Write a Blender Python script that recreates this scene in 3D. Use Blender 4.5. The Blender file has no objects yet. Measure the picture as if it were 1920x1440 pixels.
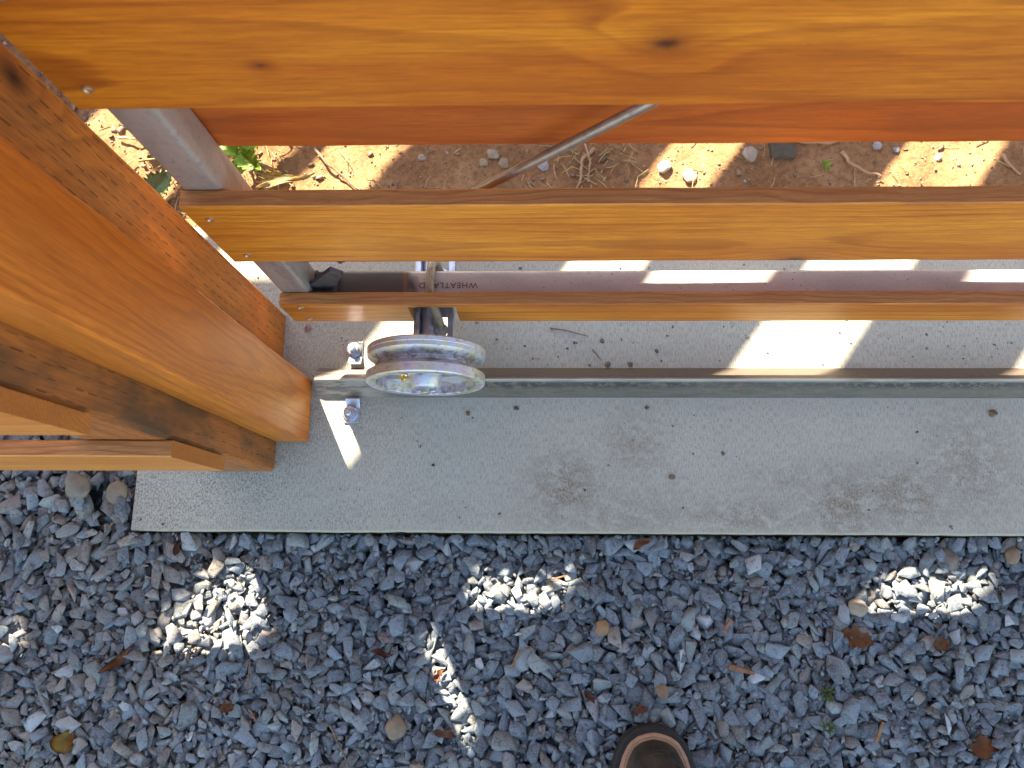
import bpy, bmesh, math, random
import numpy as np
from mathutils import Vector, Matrix, Quaternion, noise as mnoise

sc = bpy.context.scene
col = sc.collection
rnd = random.Random(11)

# ---------------------------------------------------------------- camera, sky, sun
cam = bpy.data.cameras.new('camera')
cam.sensor_width = 36.0
cam.lens = 1442.0 / 1920.0 * 36.0
cam.clip_start = 0.02
cam.clip_end = 400.0
cam.dof.use_dof = True
cam.dof.focus_distance = 0.98
cam.dof.aperture_fstop = 9.0
co = bpy.data.objects.new('camera', cam)
col.objects.link(co)
sc.camera = co
down = Vector((995 - 960, -(1035 - 720), -1442)).normalized()
up = -down
cx = Vector((1, 0, 0)); cx -= cx.dot(up) * up; cx.normalize()
cy = up.cross(cx)
a_ = -0.006
RX = math.cos(a_) * cx + math.sin(a_) * cy
RY = up.cross(RX)
M3 = Matrix((RX, RY, up))          # camera coords -> world coords
co.matrix_world = Matrix.Translation((0, 0, 1.10)) @ M3.to_4x4()

SUN = Vector((-0.46, 1.0, 0.85)).normalized()      # towards the sun
w = bpy.data.worlds.new("World")
sc.world = w
w.use_nodes = True
wn = w.node_tree
sky = wn.nodes.new('ShaderNodeTexSky')
sky.sky_type = 'NISHITA'
sky.sun_disc = False
sky.sun_elevation = math.asin(SUN.z)
sky.sun_rotation = math.atan2(SUN.x, SUN.y)
sky.altitude = 100
bg = wn.nodes['Background']
bg.inputs[1].default_value = 0.095
wn.links.new(sky.outputs[0], bg.inputs[0])

sl = bpy.data.lights.new('sun', 'SUN')
sl.energy = 5.0
sl.angle = math.radians(0.53)
sl.color = (1.0, 0.94, 0.84)
so = bpy.data.objects.new('sun', sl)
so.rotation_mode = 'QUATERNION'
so.rotation_quaternion = SUN.to_track_quat('Z', 'Y')
so.location = SUN * 6
col.objects.link(so)

sc.view_settings.view_transform = 'Standard'
sc.view_settings.look = 'None'
sc.view_settings.gamma = 1.0
sc.view_settings.exposure = 2.84
sc.view_settings.use_white_balance = True
sc.view_settings.white_balance_temperature = 7600
sc.view_settings.white_balance_tint = 8
sc.cycles.max_bounces = 8
sc.cycles.diffuse_bounces = 5

# ---------------------------------------------------------------- helpers
def tag(o, label=None, cat=None, group=None, kind=None):
    if label: o['label'] = label
    if cat: o['category'] = cat
    if group: o['group'] = group
    if kind: o['kind'] = kind
    return o

WORLD = {}
def wloc(o):
    return WORLD.get(o.name, Vector(o.location)) if o else Vector((0, 0, 0))

def put(name, me, parent=None, loc=(0, 0, 0), rot=None):
    """link a mesh; loc is in world coordinates (parents are never rotated)"""
    o = bpy.data.objects.new(name, me)
    col.objects.link(o)
    loc = Vector(loc)
    WORLD[o.name] = loc.copy()
    if parent:
        o.parent = parent
        o.location = loc - wloc(parent)
    else:
        o.location = loc
    if rot is not None:
        if isinstance(rot, Matrix): rot = rot.to_3x3().to_euler()
        o.rotation_euler = rot
    return o

def empty(name, loc, label, cat, group=None):
    o = bpy.data.objects.new(name, None)
    o.empty_display_size = 0.05
    col.objects.link(o)
    o.location = loc
    WORLD[o.name] = Vector(loc)
    return tag(o, label, cat, group)

def bm_mesh(bm, name, mats, smooth=False):
    me = bpy.data.meshes.new(name)
    bmesh.ops.recalc_face_normals(bm, faces=bm.faces)
    bm.to_mesh(me); bm.free()
    if not isinstance(mats, (list, tuple)): mats = [mats]
    for m in mats: me.materials.append(m)
    if smooth:
        me.polygons.foreach_set('use_smooth', [True] * len(me.polygons))
    return me

def smooth_angle(me, deg=35):
    me.polygons.foreach_set('use_smooth', [True] * len(me.polygons))
    bm = bmesh.new(); bm.from_mesh(me)
    for e in bm.edges:
        if len(e.link_faces) == 2 and e.calc_face_angle(0) > math.radians(deg):
            e.smooth = False
    bm.to_mesh(me); bm.free()
    return me

def box_bm(lx, ly, lz, bev=0.001, seg=1, bm=None, off=(0, 0, 0)):
    b = bmesh.new()
    bmesh.ops.create_cube(b, size=1.0)
    bmesh.ops.scale(b, vec=(lx, ly, lz), verts=b.verts)
    if bev > 0:
        bmesh.ops.bevel(b, geom=b.edges[:], offset=bev, segments=seg, affect='EDGES', profile=0.5)
    bmesh.ops.translate(b, vec=off, verts=b.verts)
    if bm is None: return b
    me = bpy.data.meshes.new('t'); b.to_mesh(me); b.free(); bm.from_mesh(me); bpy.data.meshes.remove(me)
    return bm

def tube_bm(path, r, n=10, bm=None, caps=True):
    bm = bm or bmesh.new()
    pts = [Vector(p) for p in path]
    rings = []
    prev = None
    for i, p in enumerate(pts):
        t = (pts[min(i + 1, len(pts) - 1)] - pts[max(i - 1, 0)]).normalized()
        if prev is None:
            u = t.orthogonal().normalized()
        else:
            u = (prev - t * prev.dot(t)).normalized()
        prev = u
        v = t.cross(u)
        rr = r[i] if isinstance(r, (list, tuple)) else r
        rings.append([bm.verts.new(p + (u * math.cos(a) + v * math.sin(a)) * rr)
                      for a in [2 * math.pi * k / n for k in range(n)]])
    for A, B in zip(rings, rings[1:]):
        for k in range(n):
            bm.faces.new((A[k], A[(k + 1) % n], B[(k + 1) % n], B[k]))
    if caps:
        bm.faces.new(rings[0][::-1]); bm.faces.new(rings[-1])
    return bm

def lathe_bm(prof, n=64, axis='Y', bm=None, close=False):
    """prof: list of (radius, along-axis)"""
    bm = bm or bmesh.new()
    rings = []
    for r, h in prof:
        ring = []
        for k in range(n):
            a = 2 * math.pi * k / n
            c, s = math.cos(a) * r, math.sin(a) * r
            ring.append(bm.verts.new((c, h, s) if axis == 'Y' else (c, s, h)))
        rings.append(ring)
    pairs = list(zip(rings, rings[1:]))
    if close: pairs.append((rings[-1], rings[0]))
    for A, B in pairs:
        for k in range(n):
            bm.faces.new((A[k], A[(k + 1) % n], B[(k + 1) % n], B[k]))
    if not close:
        if prof[0][0] > 0: bm.faces.new(rings[0])
        if prof[-1][0] > 0: bm.faces.new(rings[-1][::-1])
    return bm

def prism_bm(poly, h0, h1, axis='Z'):
    """extrude a 2D polygon; axis Y: poly is (x,z)"""
    bm = bmesh.new()
    def P(p, h): return (p[0], p[1], h) if axis == 'Z' else ((p[0], h, p[1]) if axis == 'Y' else (h, p[0], p[1]))
    A = [bm.verts.new(P(p, h0)) for p in poly]
    B = [bm.verts.new(P(p, h1)) for p in poly]
    n = len(poly)
    bm.faces.new(A); bm.faces.new(B[::-1])
    for k in range(n):
        bm.faces.new((A[k], B[k], B[(k + 1) % n], A[(k + 1) % n]))
    return bm

# ---------------------------------------------------------------- material node helper
class NT:
    def __init__(s, name):
        s.m = bpy.data.materials.new(name); s.m.use_nodes = True
        s.t = s.m.node_tree; s.b = s.t.nodes['Principled BSDF']
    def n(s, typ, **kw):
        o = s.t.nodes.new(typ)
        for k, v in kw.items(): setattr(o, k, v)
        return o
    def L(s, a, b): s.t.links.new(a, b)
    def setin(s, sock, v):
        if hasattr(v, 'is_output') or isinstance(v, bpy.types.NodeSocket): s.L(v, sock)
        else: sock.default_value = v
    def math(s, op, a, b=None, c=None, clamp=False):
        o = s.n('ShaderNodeMath', operation=op, use_clamp=clamp)
        s.setin(o.inputs[0], a)
        if b is not None: s.setin(o.inputs[1], b)
        if c is not None: s.setin(o.inputs[2], c)
        return o.outputs[0]
    def coord(s, kind='Object'):
        return s.n('ShaderNodeTexCoord').outputs[kind]
    def mapping(s, vec, scale=(1, 1, 1), loc=(0, 0, 0), rot=(0, 0, 0)):
        o = s.n('ShaderNodeMapping')
        s.L(vec, o.inputs[0]); o.inputs['Scale'].default_value = scale
        o.inputs['Location'].default_value = loc; o.inputs['Rotation'].default_value = rot
        return o.outputs[0]
    def noise(s, vec, scale=1, detail=3, rough=0.5, dist=0):
        o = s.n('ShaderNodeTexNoise'); s.L(vec, o.inputs['Vector'])
        o.inputs['Scale'].default_value = scale; o.inputs['Detail'].default_value = detail
        o.inputs['Roughness'].default_value = rough; o.inputs['Distortion'].default_value = dist
        return o.outputs['Fac'], o.outputs['Color']
    def voro(s, vec, scale=1, feature='F1', rand=1):
        o = s.n('ShaderNodeTexVoronoi', feature=feature); s.L(vec, o.inputs['Vector'])
        o.inputs['Scale'].default_value = scale; o.inputs['Randomness'].default_value = rand
        return o
    def ramp(s, fac, stops, interp='LINEAR'):
        o = s.n('ShaderNodeValToRGB'); cr = o.color_ramp; cr.interpolation = interp
        while len(cr.elements) < len(stops): cr.elements.new(0.5)
        for e, (p, c) in zip(cr.elements, stops):
            e.position = p
            e.color = (c, c, c, 1) if isinstance(c, (int, float)) else (*c, 1)
        s.setin(o.inputs[0], fac)
        return o.outputs[0]
    def mix(s, fac, a, b, mode='MIX'):
        o = s.n('ShaderNodeMix', data_type='RGBA', blend_type=mode)
        s.setin(o.inputs[0], fac)
        for i, v in ((6, a), (7, b)):
            if isinstance(v, tuple): o.inputs[i].default_value = (*v[:3], 1)
            else: s.L(v, o.inputs[i])
        return o.outputs[2]
    def sep(s, v):
        o = s.n('ShaderNodeSeparateXYZ'); s.L(v, o.inputs[0]); return o.outputs
    def comb(s, x, y, z):
        o = s.n('ShaderNodeCombineXYZ')
        for i, v in enumerate((x, y, z)): s.setin(o.inputs[i], v)
        return o.outputs[0]
    def bump(s, h, strength=0.3, dist=0.001, normal=None):
        o = s.n('ShaderNodeBump'); s.setin(o.inputs['Height'], h)
        o.inputs['Strength'].default_value = strength; o.inputs['Distance'].default_value = dist
        if normal is not None: s.L(normal, o.inputs['Normal'])
        return o.outputs[0]
    def out(s, color=None, rough=None, metal=None, normal=None, spec=None):
        if color is not None: s.setin(s.b.inputs['Base Color'], color if not isinstance(color, tuple) else (*color[:3], 1))
        if rough is not None: s.setin(s.b.inputs['Roughness'], rough)
        if metal is not None: s.setin(s.b.inputs['Metallic'], metal)
        if normal is not None: s.L(normal, s.b.inputs['Normal'])
        if spec is not None: s.b.inputs['Specular IOR Level'].default_value = spec
        return s.m

def wood_mat(name, light, mid, dark, seed=0.0, freq=85.0, knots=(), incise=False, rough=0.5,
             flow=0.35, contrast=0.6, weather=0.0, coat=0.15, specks=0.3):
    """boards: local x runs along the grain"""
    s = NT(name)
    P = s.coord()
    Ps = s.mapping(P, loc=(seed * 1.37, seed * 0.71, seed * 0.53))
    x, y, z = s.sep(P)
    wob, _ = s.noise(s.mapping(Ps, scale=(1.6, 9, 9)), 1, 2.0, 0.5)
    wob2, _ = s.noise(s.mapping(Ps, scale=(5, 40, 40)), 1, 2.0, 0.55)
    # distance from a pith line placed outside the board, gently drifting along its length
    yy = s.math('ADD', y, 0.05 * math.sin(seed * 5.1) + 0.02)
    zz = s.math('ADD', z, 0.045)
    r = s.math('SQRT', s.math('ADD', s.math('MULTIPLY', yy, yy), s.math('MULTIPLY', zz, zz)))
    t = s.math('ADD', r, s.math('MULTIPLY', s.math('SUBTRACT', wob, 0.5), 0.11 * flow * 2))
    t = s.math('ADD', t, s.math('MULTIPLY', s.math('SUBTRACT', wob2, 0.5), 0.008))
    kn_dark = None; kn_halo = None
    for (kx, ky, kr) in knots:
        dx = s.math('SUBTRACT', x, kx); dy = s.math('SUBTRACT', y, ky)
        d2 = s.math('ADD', s.math('MULTIPLY', s.math('MULTIPLY', dx, dx), 0.35), s.math('MULTIPLY', dy, dy))
        g = s.math('EXPONENT', s.math('MULTIPLY', d2, -1.0 / (kr * 3.2) ** 2))
        t = s.math('ADD', t, s.math('MULTIPLY', g, kr * 2.4))
        wn_, _ = s.noise(Ps, 260, 2)
        k = s.math('EXPONENT', s.math('MULTIPLY', d2, s.math('MULTIPLY', s.math('ADD', wn_, 0.5), -1.0 / (kr * 0.62) ** 2)))
        h = s.math('EXPONENT', s.math('MULTIPLY', d2, -1.0 / (kr * 1.7) ** 2))
        kn_dark = k if kn_dark is None else s.math('MAXIMUM', kn_dark, k)
        kn_halo = h if kn_halo is None else s.math('MAXIMUM', kn_halo, h)
    ph = s.math('FRACT', s.math('MULTIPLY', t, freq))
    ring = s.ramp(ph, [(0.0, 0.0), (0.55, 0.2), (0.85, 1.0), (0.95, 0.6), (1.0, 0.0)])
    fade, _ = s.noise(s.mapping(Ps, scale=(3, 22, 22)), 1, 2)
    ring = s.math('MULTIPLY', ring, s.math('MULTIPLY', s.ramp(fade, [(0.3, 0.35), (0.65, 1.0)]), contrast))
    fib, _ = s.noise(s.mapping(Ps, scale=(14, 520, 520)), 1, 3, 0.6)
    fib2, _ = s.noise(s.mapping(Ps, scale=(45, 1500, 1500)), 1, 2, 0.6)
    tone, _ = s.noise(s.mapping(Ps, scale=(1.5, 10, 10)), 1, 3, 0.55, 0.4)
    base = s.mix(s.ramp(tone, [(0.38, 0.0), (0.62, 1.0)]), light, mid)
    c = s.mix(ring, base, dark)
    c = s.mix(s.math('MULTIPLY', s.ramp(fib, [(0.38, 1.0), (0.56, 0.0)]), 0.38), c, dark)
    c = s.mix(s.math('MULTIPLY', s.ramp(fib2, [(0.42, 1.0), (0.56, 0.0)]), 0.30), c, (dark[0] * .7, dark[1] * .7, dark[2] * .7))
    if specks > 0:
        sp = s.voro(s.mapping(Ps, scale=(70, 150, 150)), 1)
        spr = s.sep(s.n('ShaderNodeSeparateXYZ').outputs[0]) if False else None
        spf = s.math('MULTIPLY', s.ramp(sp.outputs['Distance'], [(0.05, 1.0), (0.12, 0.0)]), specks)
        spn, _ = s.noise(Ps, 12, 1)
        spf = s.math('MULTIPLY', spf, s.ramp(spn, [(0.52, 0.0), (0.6, 1.0)]))
        c = s.mix(spf, c, (0.05, 0.02, 0.01))
    if weather > 0:
        wn1, _ = s.noise(s.mapping(Ps, scale=(6, 16, 16)), 1, 4, 0.6)
        c = s.mix(s.math('MULTIPLY', s.ramp(wn1, [(0.47, 0.0), (0.66, 1.0)]), weather), c, (0.075, 0.045, 0.022))
    if kn_halo is not None:
        c = s.mix(s.math('MULTIPLY', kn_halo, 0.55), c, dark)
        c = s.mix(s.math('MULTIPLY', kn_dark, 0.95), c, (0.025, 0.010, 0.005))
    height = s.math('ADD', s.math('MULTIPLY', fib, 0.5), s.math('MULTIPLY', ring, -0.5))
    if kn_dark is not None:
        height = s.math('SUBTRACT', height, s.math('MULTIPLY', kn_dark, 1.5))
    if incise:
        # rows of short knife slits pressed in by the treating plant
        c0 = s.math('MULTIPLY', s.math('ADD', y, s.math('MULTIPLY', z, 1.0)), 1 / 0.0120)
        wv, _ = s.noise(Ps, 9, 1)
        c0 = s.math('ADD', c0, s.math('MULTIPLY', wv, 0.4))
        row = s.math('FLOOR', c0)
        fr = s.math('FRACT', c0)
        xx = s.math('ADD', s.math('MULTIPLY', x, 1 / 0.0190), s.math('MULTIPLY', row, 0.36))
        xx = s.math('ADD', xx, s.math('MULTIPLY', s.noise(Ps, 30, 1)[0], .5))
        cell = s.math('FLOOR', xx); fx = s.math('FRACT', xx)
        wnz = s.n('ShaderNodeTexWhiteNoise', noise_dimensions='2D')
        s.L(s.comb(row, cell, 0.0), wnz.inputs['Vector'])
        keep = s.math('GREATER_THAN', wnz.outputs['Value'], 0.12)
        wid = s.math('MULTIPLY', s.math('ADD', wnz.outputs['Value'], 0.45), 0.038)
        wj = s.n('ShaderNodeTexWhiteNoise', noise_dimensions='2D')
        s.L(s.comb(cell, row, 0.0), wj.inputs['Vector'])
        jit = s.math('MULTIPLY', s.math('SUBTRACT', wj.outputs['Value'], .5), .22)
        inr = s.math('LESS_THAN', s.math('ABSOLUTE', s.math('SUBTRACT', s.math('ADD', fr, jit), 0.5)), wid)
        inx = s.math('LESS_THAN', s.math('ABSOLUTE', s.math('SUBTRACT', fx, 0.5)), s.math('ADD', 0.20, s.math('MULTIPLY', wnz.outputs['Value'], 0.14)))
        slit = s.math('MULTIPLY', s.math('MULTIPLY', inr, inx), keep)
        pat, _ = s.noise(s.mapping(Ps, scale=(3, 9, 9)), 1, 1)
        slit = s.math('MULTIPLY', slit, s.ramp(pat, [(0.34, 0.25), (0.5, 1.0)]))
        c = s.mix(s.math('MULTIPLY', slit, 0.9), c, (0.022, 0.010, 0.005))
        height = s.math('SUBTRACT', height, s.math('MULTIPLY', slit, 2.5))
    rr = s.math('ADD', rough, s.math('MULTIPLY', s.math('SUBTRACT', fib, 0.5), 0.25))
    nb = s.bump(height, 0.35, 0.0007)
    s.b.inputs['Coat Weight'].default_value = coat
    s.b.inputs['Coat Roughness'].default_value = 0.35
    blot, _ = s.noise(s.mapping(Ps, scale=(9, 26, 26)), 1, 5, .7)
    c = s.mix(s.math('MULTIPLY', s.ramp(blot, [(0.30, 1.0), (0.55, 0.0)]), .30), c, (dark[0] * 1.3, dark[1] * 1.3, dark[2] * 1.3))
    return s.out(c, rr, 0.0, nb, 0.3)

def simple_mat(name, c1, c2, scale=40, rough=0.7, metal=0.0, bump=0.2, dist=0.001, spec=0.4, obj=True):
    s = NT(name)
    P = s.coord('Object')
    n1, _ = s.noise(P, scale, 5, 0.6)
    n2, _ = s.noise(P, scale * 5, 3, 0.6)
    f = s.math('ADD', s.math('MULTIPLY', n1, 0.7), s.math('MULTIPLY', n2, 0.3))
    c = s.mix(s.ramp(f, [(0.35, 0.0), (0.65, 1.0)]), c1, c2)
    return s.out(c, rough, metal, s.bump(f, bump, dist), spec)

def metal_mat(name, cols, scale=30, rough=0.35, metal=0.9, stain=None, stain_amt=0.3, stretch=(1, 1, 1), bump=0.1, iri=0.0):
    s = NT(name)
    P = s.coord('Object')
    n1, _ = s.noise(s.mapping(P, scale=stretch), scale, 4, 0.6, 0.6)
    stops = [(0.3 + 0.4 * i / (len(cols) - 1), c) for i, c in enumerate(cols)]
    c = s.ramp(n1, stops)
    n2, _ = s.noise(P, scale * 7, 4, 0.65)
    if stain:
        c = s.mix(s.math('MULTIPLY', s.ramp(n2, [(0.55, 0.0), (0.7, 1.0)]), stain_amt), c, stain)
    rr = s.math('ADD', rough - 0.1, s.math('MULTIPLY', n2, 0.25))
    return s.out(c, rr, metal, s.bump(n2, bump, 0.0006), 0.5)

# ---------------------------------------------------------------- materials
HL = (0.70, 0.275, 0.026); HM = (0.56, 0.175, 0.015); HD = (0.24, 0.055, 0.009)
edge_wood = wood_mat('sawn_edge', (0.60, 0.265, 0.085), (0.50, 0.20, 0.06), (0.26, 0.08, 0.026), seed=9.0, freq=420, flow=.06, contrast=.75, coat=0, rough=.62, specks=.6)
end_wood = wood_mat('end_grain', (0.50, 0.20, 0.04), (0.42, 0.15, 0.03), (0.20, 0.06, 0.015), seed=4.0, freq=300, flow=.1, contrast=.6, coat=0, rough=.65)
TONE = {'broad': ((0.64, 0.235, 0.018), (0.48, 0.135, 0.010), (0.21, 0.042, 0.005))}
rail_wood = [wood_mat('honey_cedar_%s' % k, *TONE.get(k, (HL, HM, HD)), seed=sd, freq=fq, knots=kn, flow=fl, contrast=ct, coat=.10, rough=.52)
             for k, sd, fq, kn, fl, ct in (
    ('broad', 1.3, 70, ((0.084 - 0.869, -0.003, .0085), (-0.175 - 0.869, -0.021, .0022)),   .42, .75),
    ('fine', 3.1, 120, ((0.280 - 0.869, -0.066, .010),), .16, .55),
    ('low', 5.7, 190, (), .07, .8),
    ('top', 7.2, 90, (), .3, .5))]
back_wood = wood_mat('red_cedar_back', (0.50, 0.135, 0.020), (0.38, 0.085, 0.014), (0.18, 0.035, 0.007), seed=6.2, freq=110, flow=.25, contrast=.6, weather=.2, coat=.1, rough=.55)
fence_wood = wood_mat('pale_cedar_fence', (0.68, 0.30, 0.065), (0.58, 0.22, 0.038), (0.26, 0.08, 0.018), seed=8.1, freq=120, flow=.2, contrast=.55, coat=.1,
                      knots=((0.10, 0.03, .004), (-.1, -.03, .004)))
post_wood = wood_mat('incised_post', (0.66, 0.225, 0.034), (0.50, 0.15, 0.023), (0.17, 0.045, 0.010), seed=2.4, freq=60, flow=.4, contrast=.4,
                     incise=True, weather=.42, coat=.05, rough=.6, knots=((-0.02, 0.030, .022), (0.06, .05, .012), (-.25, -.01, .01)))
post_wood_dark = wood_mat('dark_incised_post', (0.42, 0.145, 0.032), (0.29, 0.092, 0.020), (0.12, 0.045, 0.016), seed=5.9, freq=60, flow=.4, contrast=.45,
                          incise=True, weather=.95, coat=.03, rough=.6, knots=((-0.22, 0.012, .010), (-.02, .012, .012), (-.42, .012, .008)))
stop_wood = wood_mat('stop_board', (0.66, 0.225, 0.026), (0.54, 0.145, 0.014), (0.26, 0.058, 0.008), seed=4.45, freq=240, flow=.16, contrast=.6, weather=.15,
                     coat=.2, rough=.45, knots=((-0.572, 0.018, .004), (-.595, -.014, .005)))

galv = metal_mat('galvanised_tube', [(0.34, 0.31, 0.29), (0.44, 0.41, 0.39), (0.30, 0.265, 0.25)], 22, .45, .55, (0.16, 0.09, 0.05), .35, (0.25, 1, 1))
galv_blue = metal_mat('zinc_bracket', [(0.42, 0.45, 0.52), (0.62, 0.66, 0.74), (0.36, 0.38, 0.44)], 40, .33, .9, (0.10, 0.08, 0.07), .3)
dark_weld = metal_mat('scorched_weld', [(0.05, 0.05, 0.055), (0.12, 0.12, 0.13), (0.04, 0.04, 0.045)], 60, .5, .6, (0.02, 0.02, 0.02), .4)
brass = metal_mat('brass_nipple', [(0.75, 0.5, 0.18), (0.85, 0.62, 0.25)], 60, .25, 1.0)
screw_m = metal_mat('screw_zinc', [(0.45, 0.38, 0.27), (0.62, 0.56, 0.46)], 300, .35, .9, (0.1, 0.06, 0.03), .3)
zinc_bright = metal_mat('bright_zinc_bolt', [(0.40, 0.44, 0.50), (0.58, 0.62, 0.68)], 120, .28, .95)
ubolt_m = metal_mat('tarnished_ubolt', [(0.30, 0.26, 0.19), (0.46, 0.42, 0.33), (0.22, 0.17, 0.12)], 60, .5, .6, (0.07, 0.05, 0.03), .6)

def tube_top_mat():
    s = NT('printed_tube')
    P = s.coord(); x, y, z = s.sep(P)
    n1, _ = s.noise(s.mapping(P, scale=(1, 3, 3)), 14, 4, .6)
    n2, _ = s.noise(P, 260, 3, .6)
    c = s.ramp(n1, [(0.3, (0.42, 0.405, 0.395)), (0.7, (0.52, 0.50, 0.485))])
    v = s.voro(P, 120)
    c = s.mix(s.math('MULTIPLY', s.ramp(v.outputs['Distance'], [(0.08, 1.0), (0.16, 0.0)]), s.ramp(n1, [(.45, 0.0), (.6, .8)])), c, (0.05, 0.03, 0.02))
    c = s.mix(s.math('MULTIPLY', s.ramp(n2, [(0.55, 0.0), (0.68, 1.0)]), .22), c, (0.2, 0.13, 0.10))
    # heat-scorched end beside the weld, near the frame corner
    nx = s.math('ADD', x, s.math('MULTIPLY', s.math('SUBTRACT', s.noise(s.mapping(P, scale=(1, 1, 1)), 60, 3)[0], .5), .03))
    nx = s.math('ADD', nx, s.math('MULTIPLY', y, .35))
    sc_ = s.ramp(s.math('ADD', s.math('MULTIPLY', nx, 6.0), 5.66 + .92), [(0.40, 1.0), (0.52, 0.0)])
    c = s.mix(s.math('MULTIPLY', sc_, .9), c, (0.055, 0.055, 0.06))
    # rust streak
    st = s.math('MULTIPLY', s.ramp(s.math('ABSOLUTE', s.math('ADD', x, 1.034)), [(0.0008, 1.0), (0.0016, 0.0)]), .7)
    c = s.mix(st, c, (0.32, 0.12, 0.05))
    return s.out(c, .45, .45, s.bump(n2, .08, .0004), .5)
tube_print = tube_top_mat()

def wheel_mat():
    s = NT('zinc_wheel')
    P = s.coord()
    n1, c1 = s.noise(P, 26, 4, .6, 1.2)
    n2, _ = s.noise(P, 95, 5, .7)
    n3, _ = s.noise(s.mapping(P, loc=(3, 1, 2)), 13, 3, .55, .8)
    c = s.ramp(n1, [(0.28, (0.50, 0.44, 0.56)), (0.40, (0.66, 0.58, 0.70)), (0.48, (0.62, 0.68, 0.80)),
                    (0.56, (0.72, 0.68, 0.48)), (0.64, (0.60, 0.56, 0.42)), (0.74, (0.74, 0.60, 0.56))])
    c = s.mix(s.ramp(n3, [(0.35, 0.0), (0.65, .45)]), c, (0.42, 0.42, 0.38))
    c = s.mix(s.math('MULTIPLY', s.ramp(n2, [(0.56, 0.0), (0.66, 1.0)]), .5), c, (0.14, 0.10, 0.09))
    x, y, z = s.sep(P)
    rad = s.math('SQRT', s.math('ADD', s.math('MULTIPLY', x, x), s.math('MULTIPLY', z, z)))
    inner = s.math('MULTIPLY', s.ramp(s.math('MULTIPLY', rad, 10.0), [(.655, 0.0), (.67, 1.0), (.735, 1.0), (.765, 0.0)]), s.ramp(n2, [(.42, .05), (.60, .6)]))
    c = s.mix(inner, c, (0.13, 0.10, 0.095))
    n5, _ = s.noise(s.mapping(P, scale=(1, 3, 1)), 60, 5, .75)
    c = s.mix(s.math('MULTIPLY', s.ramp(n5, [(0.54, 0.0), (0.62, 1.0)]), .35), c, (0.34, 0.30, 0.27))
    rr = s.math('ADD', .36, s.math('MULTIPLY', n2, .34))
    return s.out(c, rr, .68, s.bump(n2, .35, .0008), .5)
wheel_m = wheel_mat()

def rail_mat():
    s = NT('weathered_angle_iron')
    P = s.coord(); x, y, z = s.sep(P)
    n1, _ = s.noise(s.mapping(P, scale=(1, 8, 8)), 12, 5, .65)
    n2, _ = s.noise(P, 220, 4, .7)
    c = s.ramp(n1, [(0.3, (0.050, 0.044, 0.036)), (0.5, (0.095, 0.085, 0.070)), (0.7, (0.070, 0.052, 0.038))])
    # flaking mill scale along the upper half of the front slope
    band = s.ramp(z, [(0.011, 0.0), (0.014, 1.0), (0.0205, 1.0), (0.0225, 0.0)])
    fl = s.math('MULTIPLY', band, s.ramp(s.noise(s.mapping(P, scale=(.5, 1, 1)), 150, 5, .75)[0], [(0.44, 0.0), (0.48, 1.0)]))
    nl, _ = s.noise(s.mapping(P, loc=(4, 0, 0)), 4.5, 3, .6)
    edge = s.math('MULTIPLY', fl, s.ramp(nl, [(.40, .45), (.52, 1.0)]))
    c = s.mix(edge, c, (0.025, 0.024, 0.023))
    n3, _ = s.noise(P, 90, 4, .6)
    c = s.mix(s.math('MULTIPLY', s.ramp(n3, [(0.56, 0.0), (0.68, 1.0)]), .5), c, (0.16, 0.09, 0.055))
    back = s.ramp(y, [(0.2425, 0.0), (0.2440, .6)])
    c = s.mix(back, c, (0.12, 0.085, 0.065))
    crest = s.math('MULTIPLY', s.ramp(z, [(0.0216, 0.0), (0.0226, 1.0)]), s.ramp(n1, [(.35, .4), (.55, 1.0)]))  # worn metal crest, coloured brighter to strengthen the ridge highlight
    c = s.mix(crest, c, (0.36, 0.34, 0.32))
    bare = s.math('MULTIPLY', s.ramp(s.math('ADD', s.math('MULTIPLY', x, -1.0), s.math('MULTIPLY', n1, .05)), [(.22, 0.0), (.27, 1.0)]), s.ramp(s.noise(s.mapping(P, scale=(.35, 2, 2)), 90, 4, .6)[0], [(.42, .2), (.55, 1.0)]))
    c = s.mix(s.math('MULTIPLY', bare, .75), c, (0.30, 0.27, 0.235))
    return s.out(c, s.math('ADD', .34, s.math('MULTIPLY', n2, .3)), .3, s.bump(n2, .3, .0006), .5)
rail_m = rail_mat()

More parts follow.
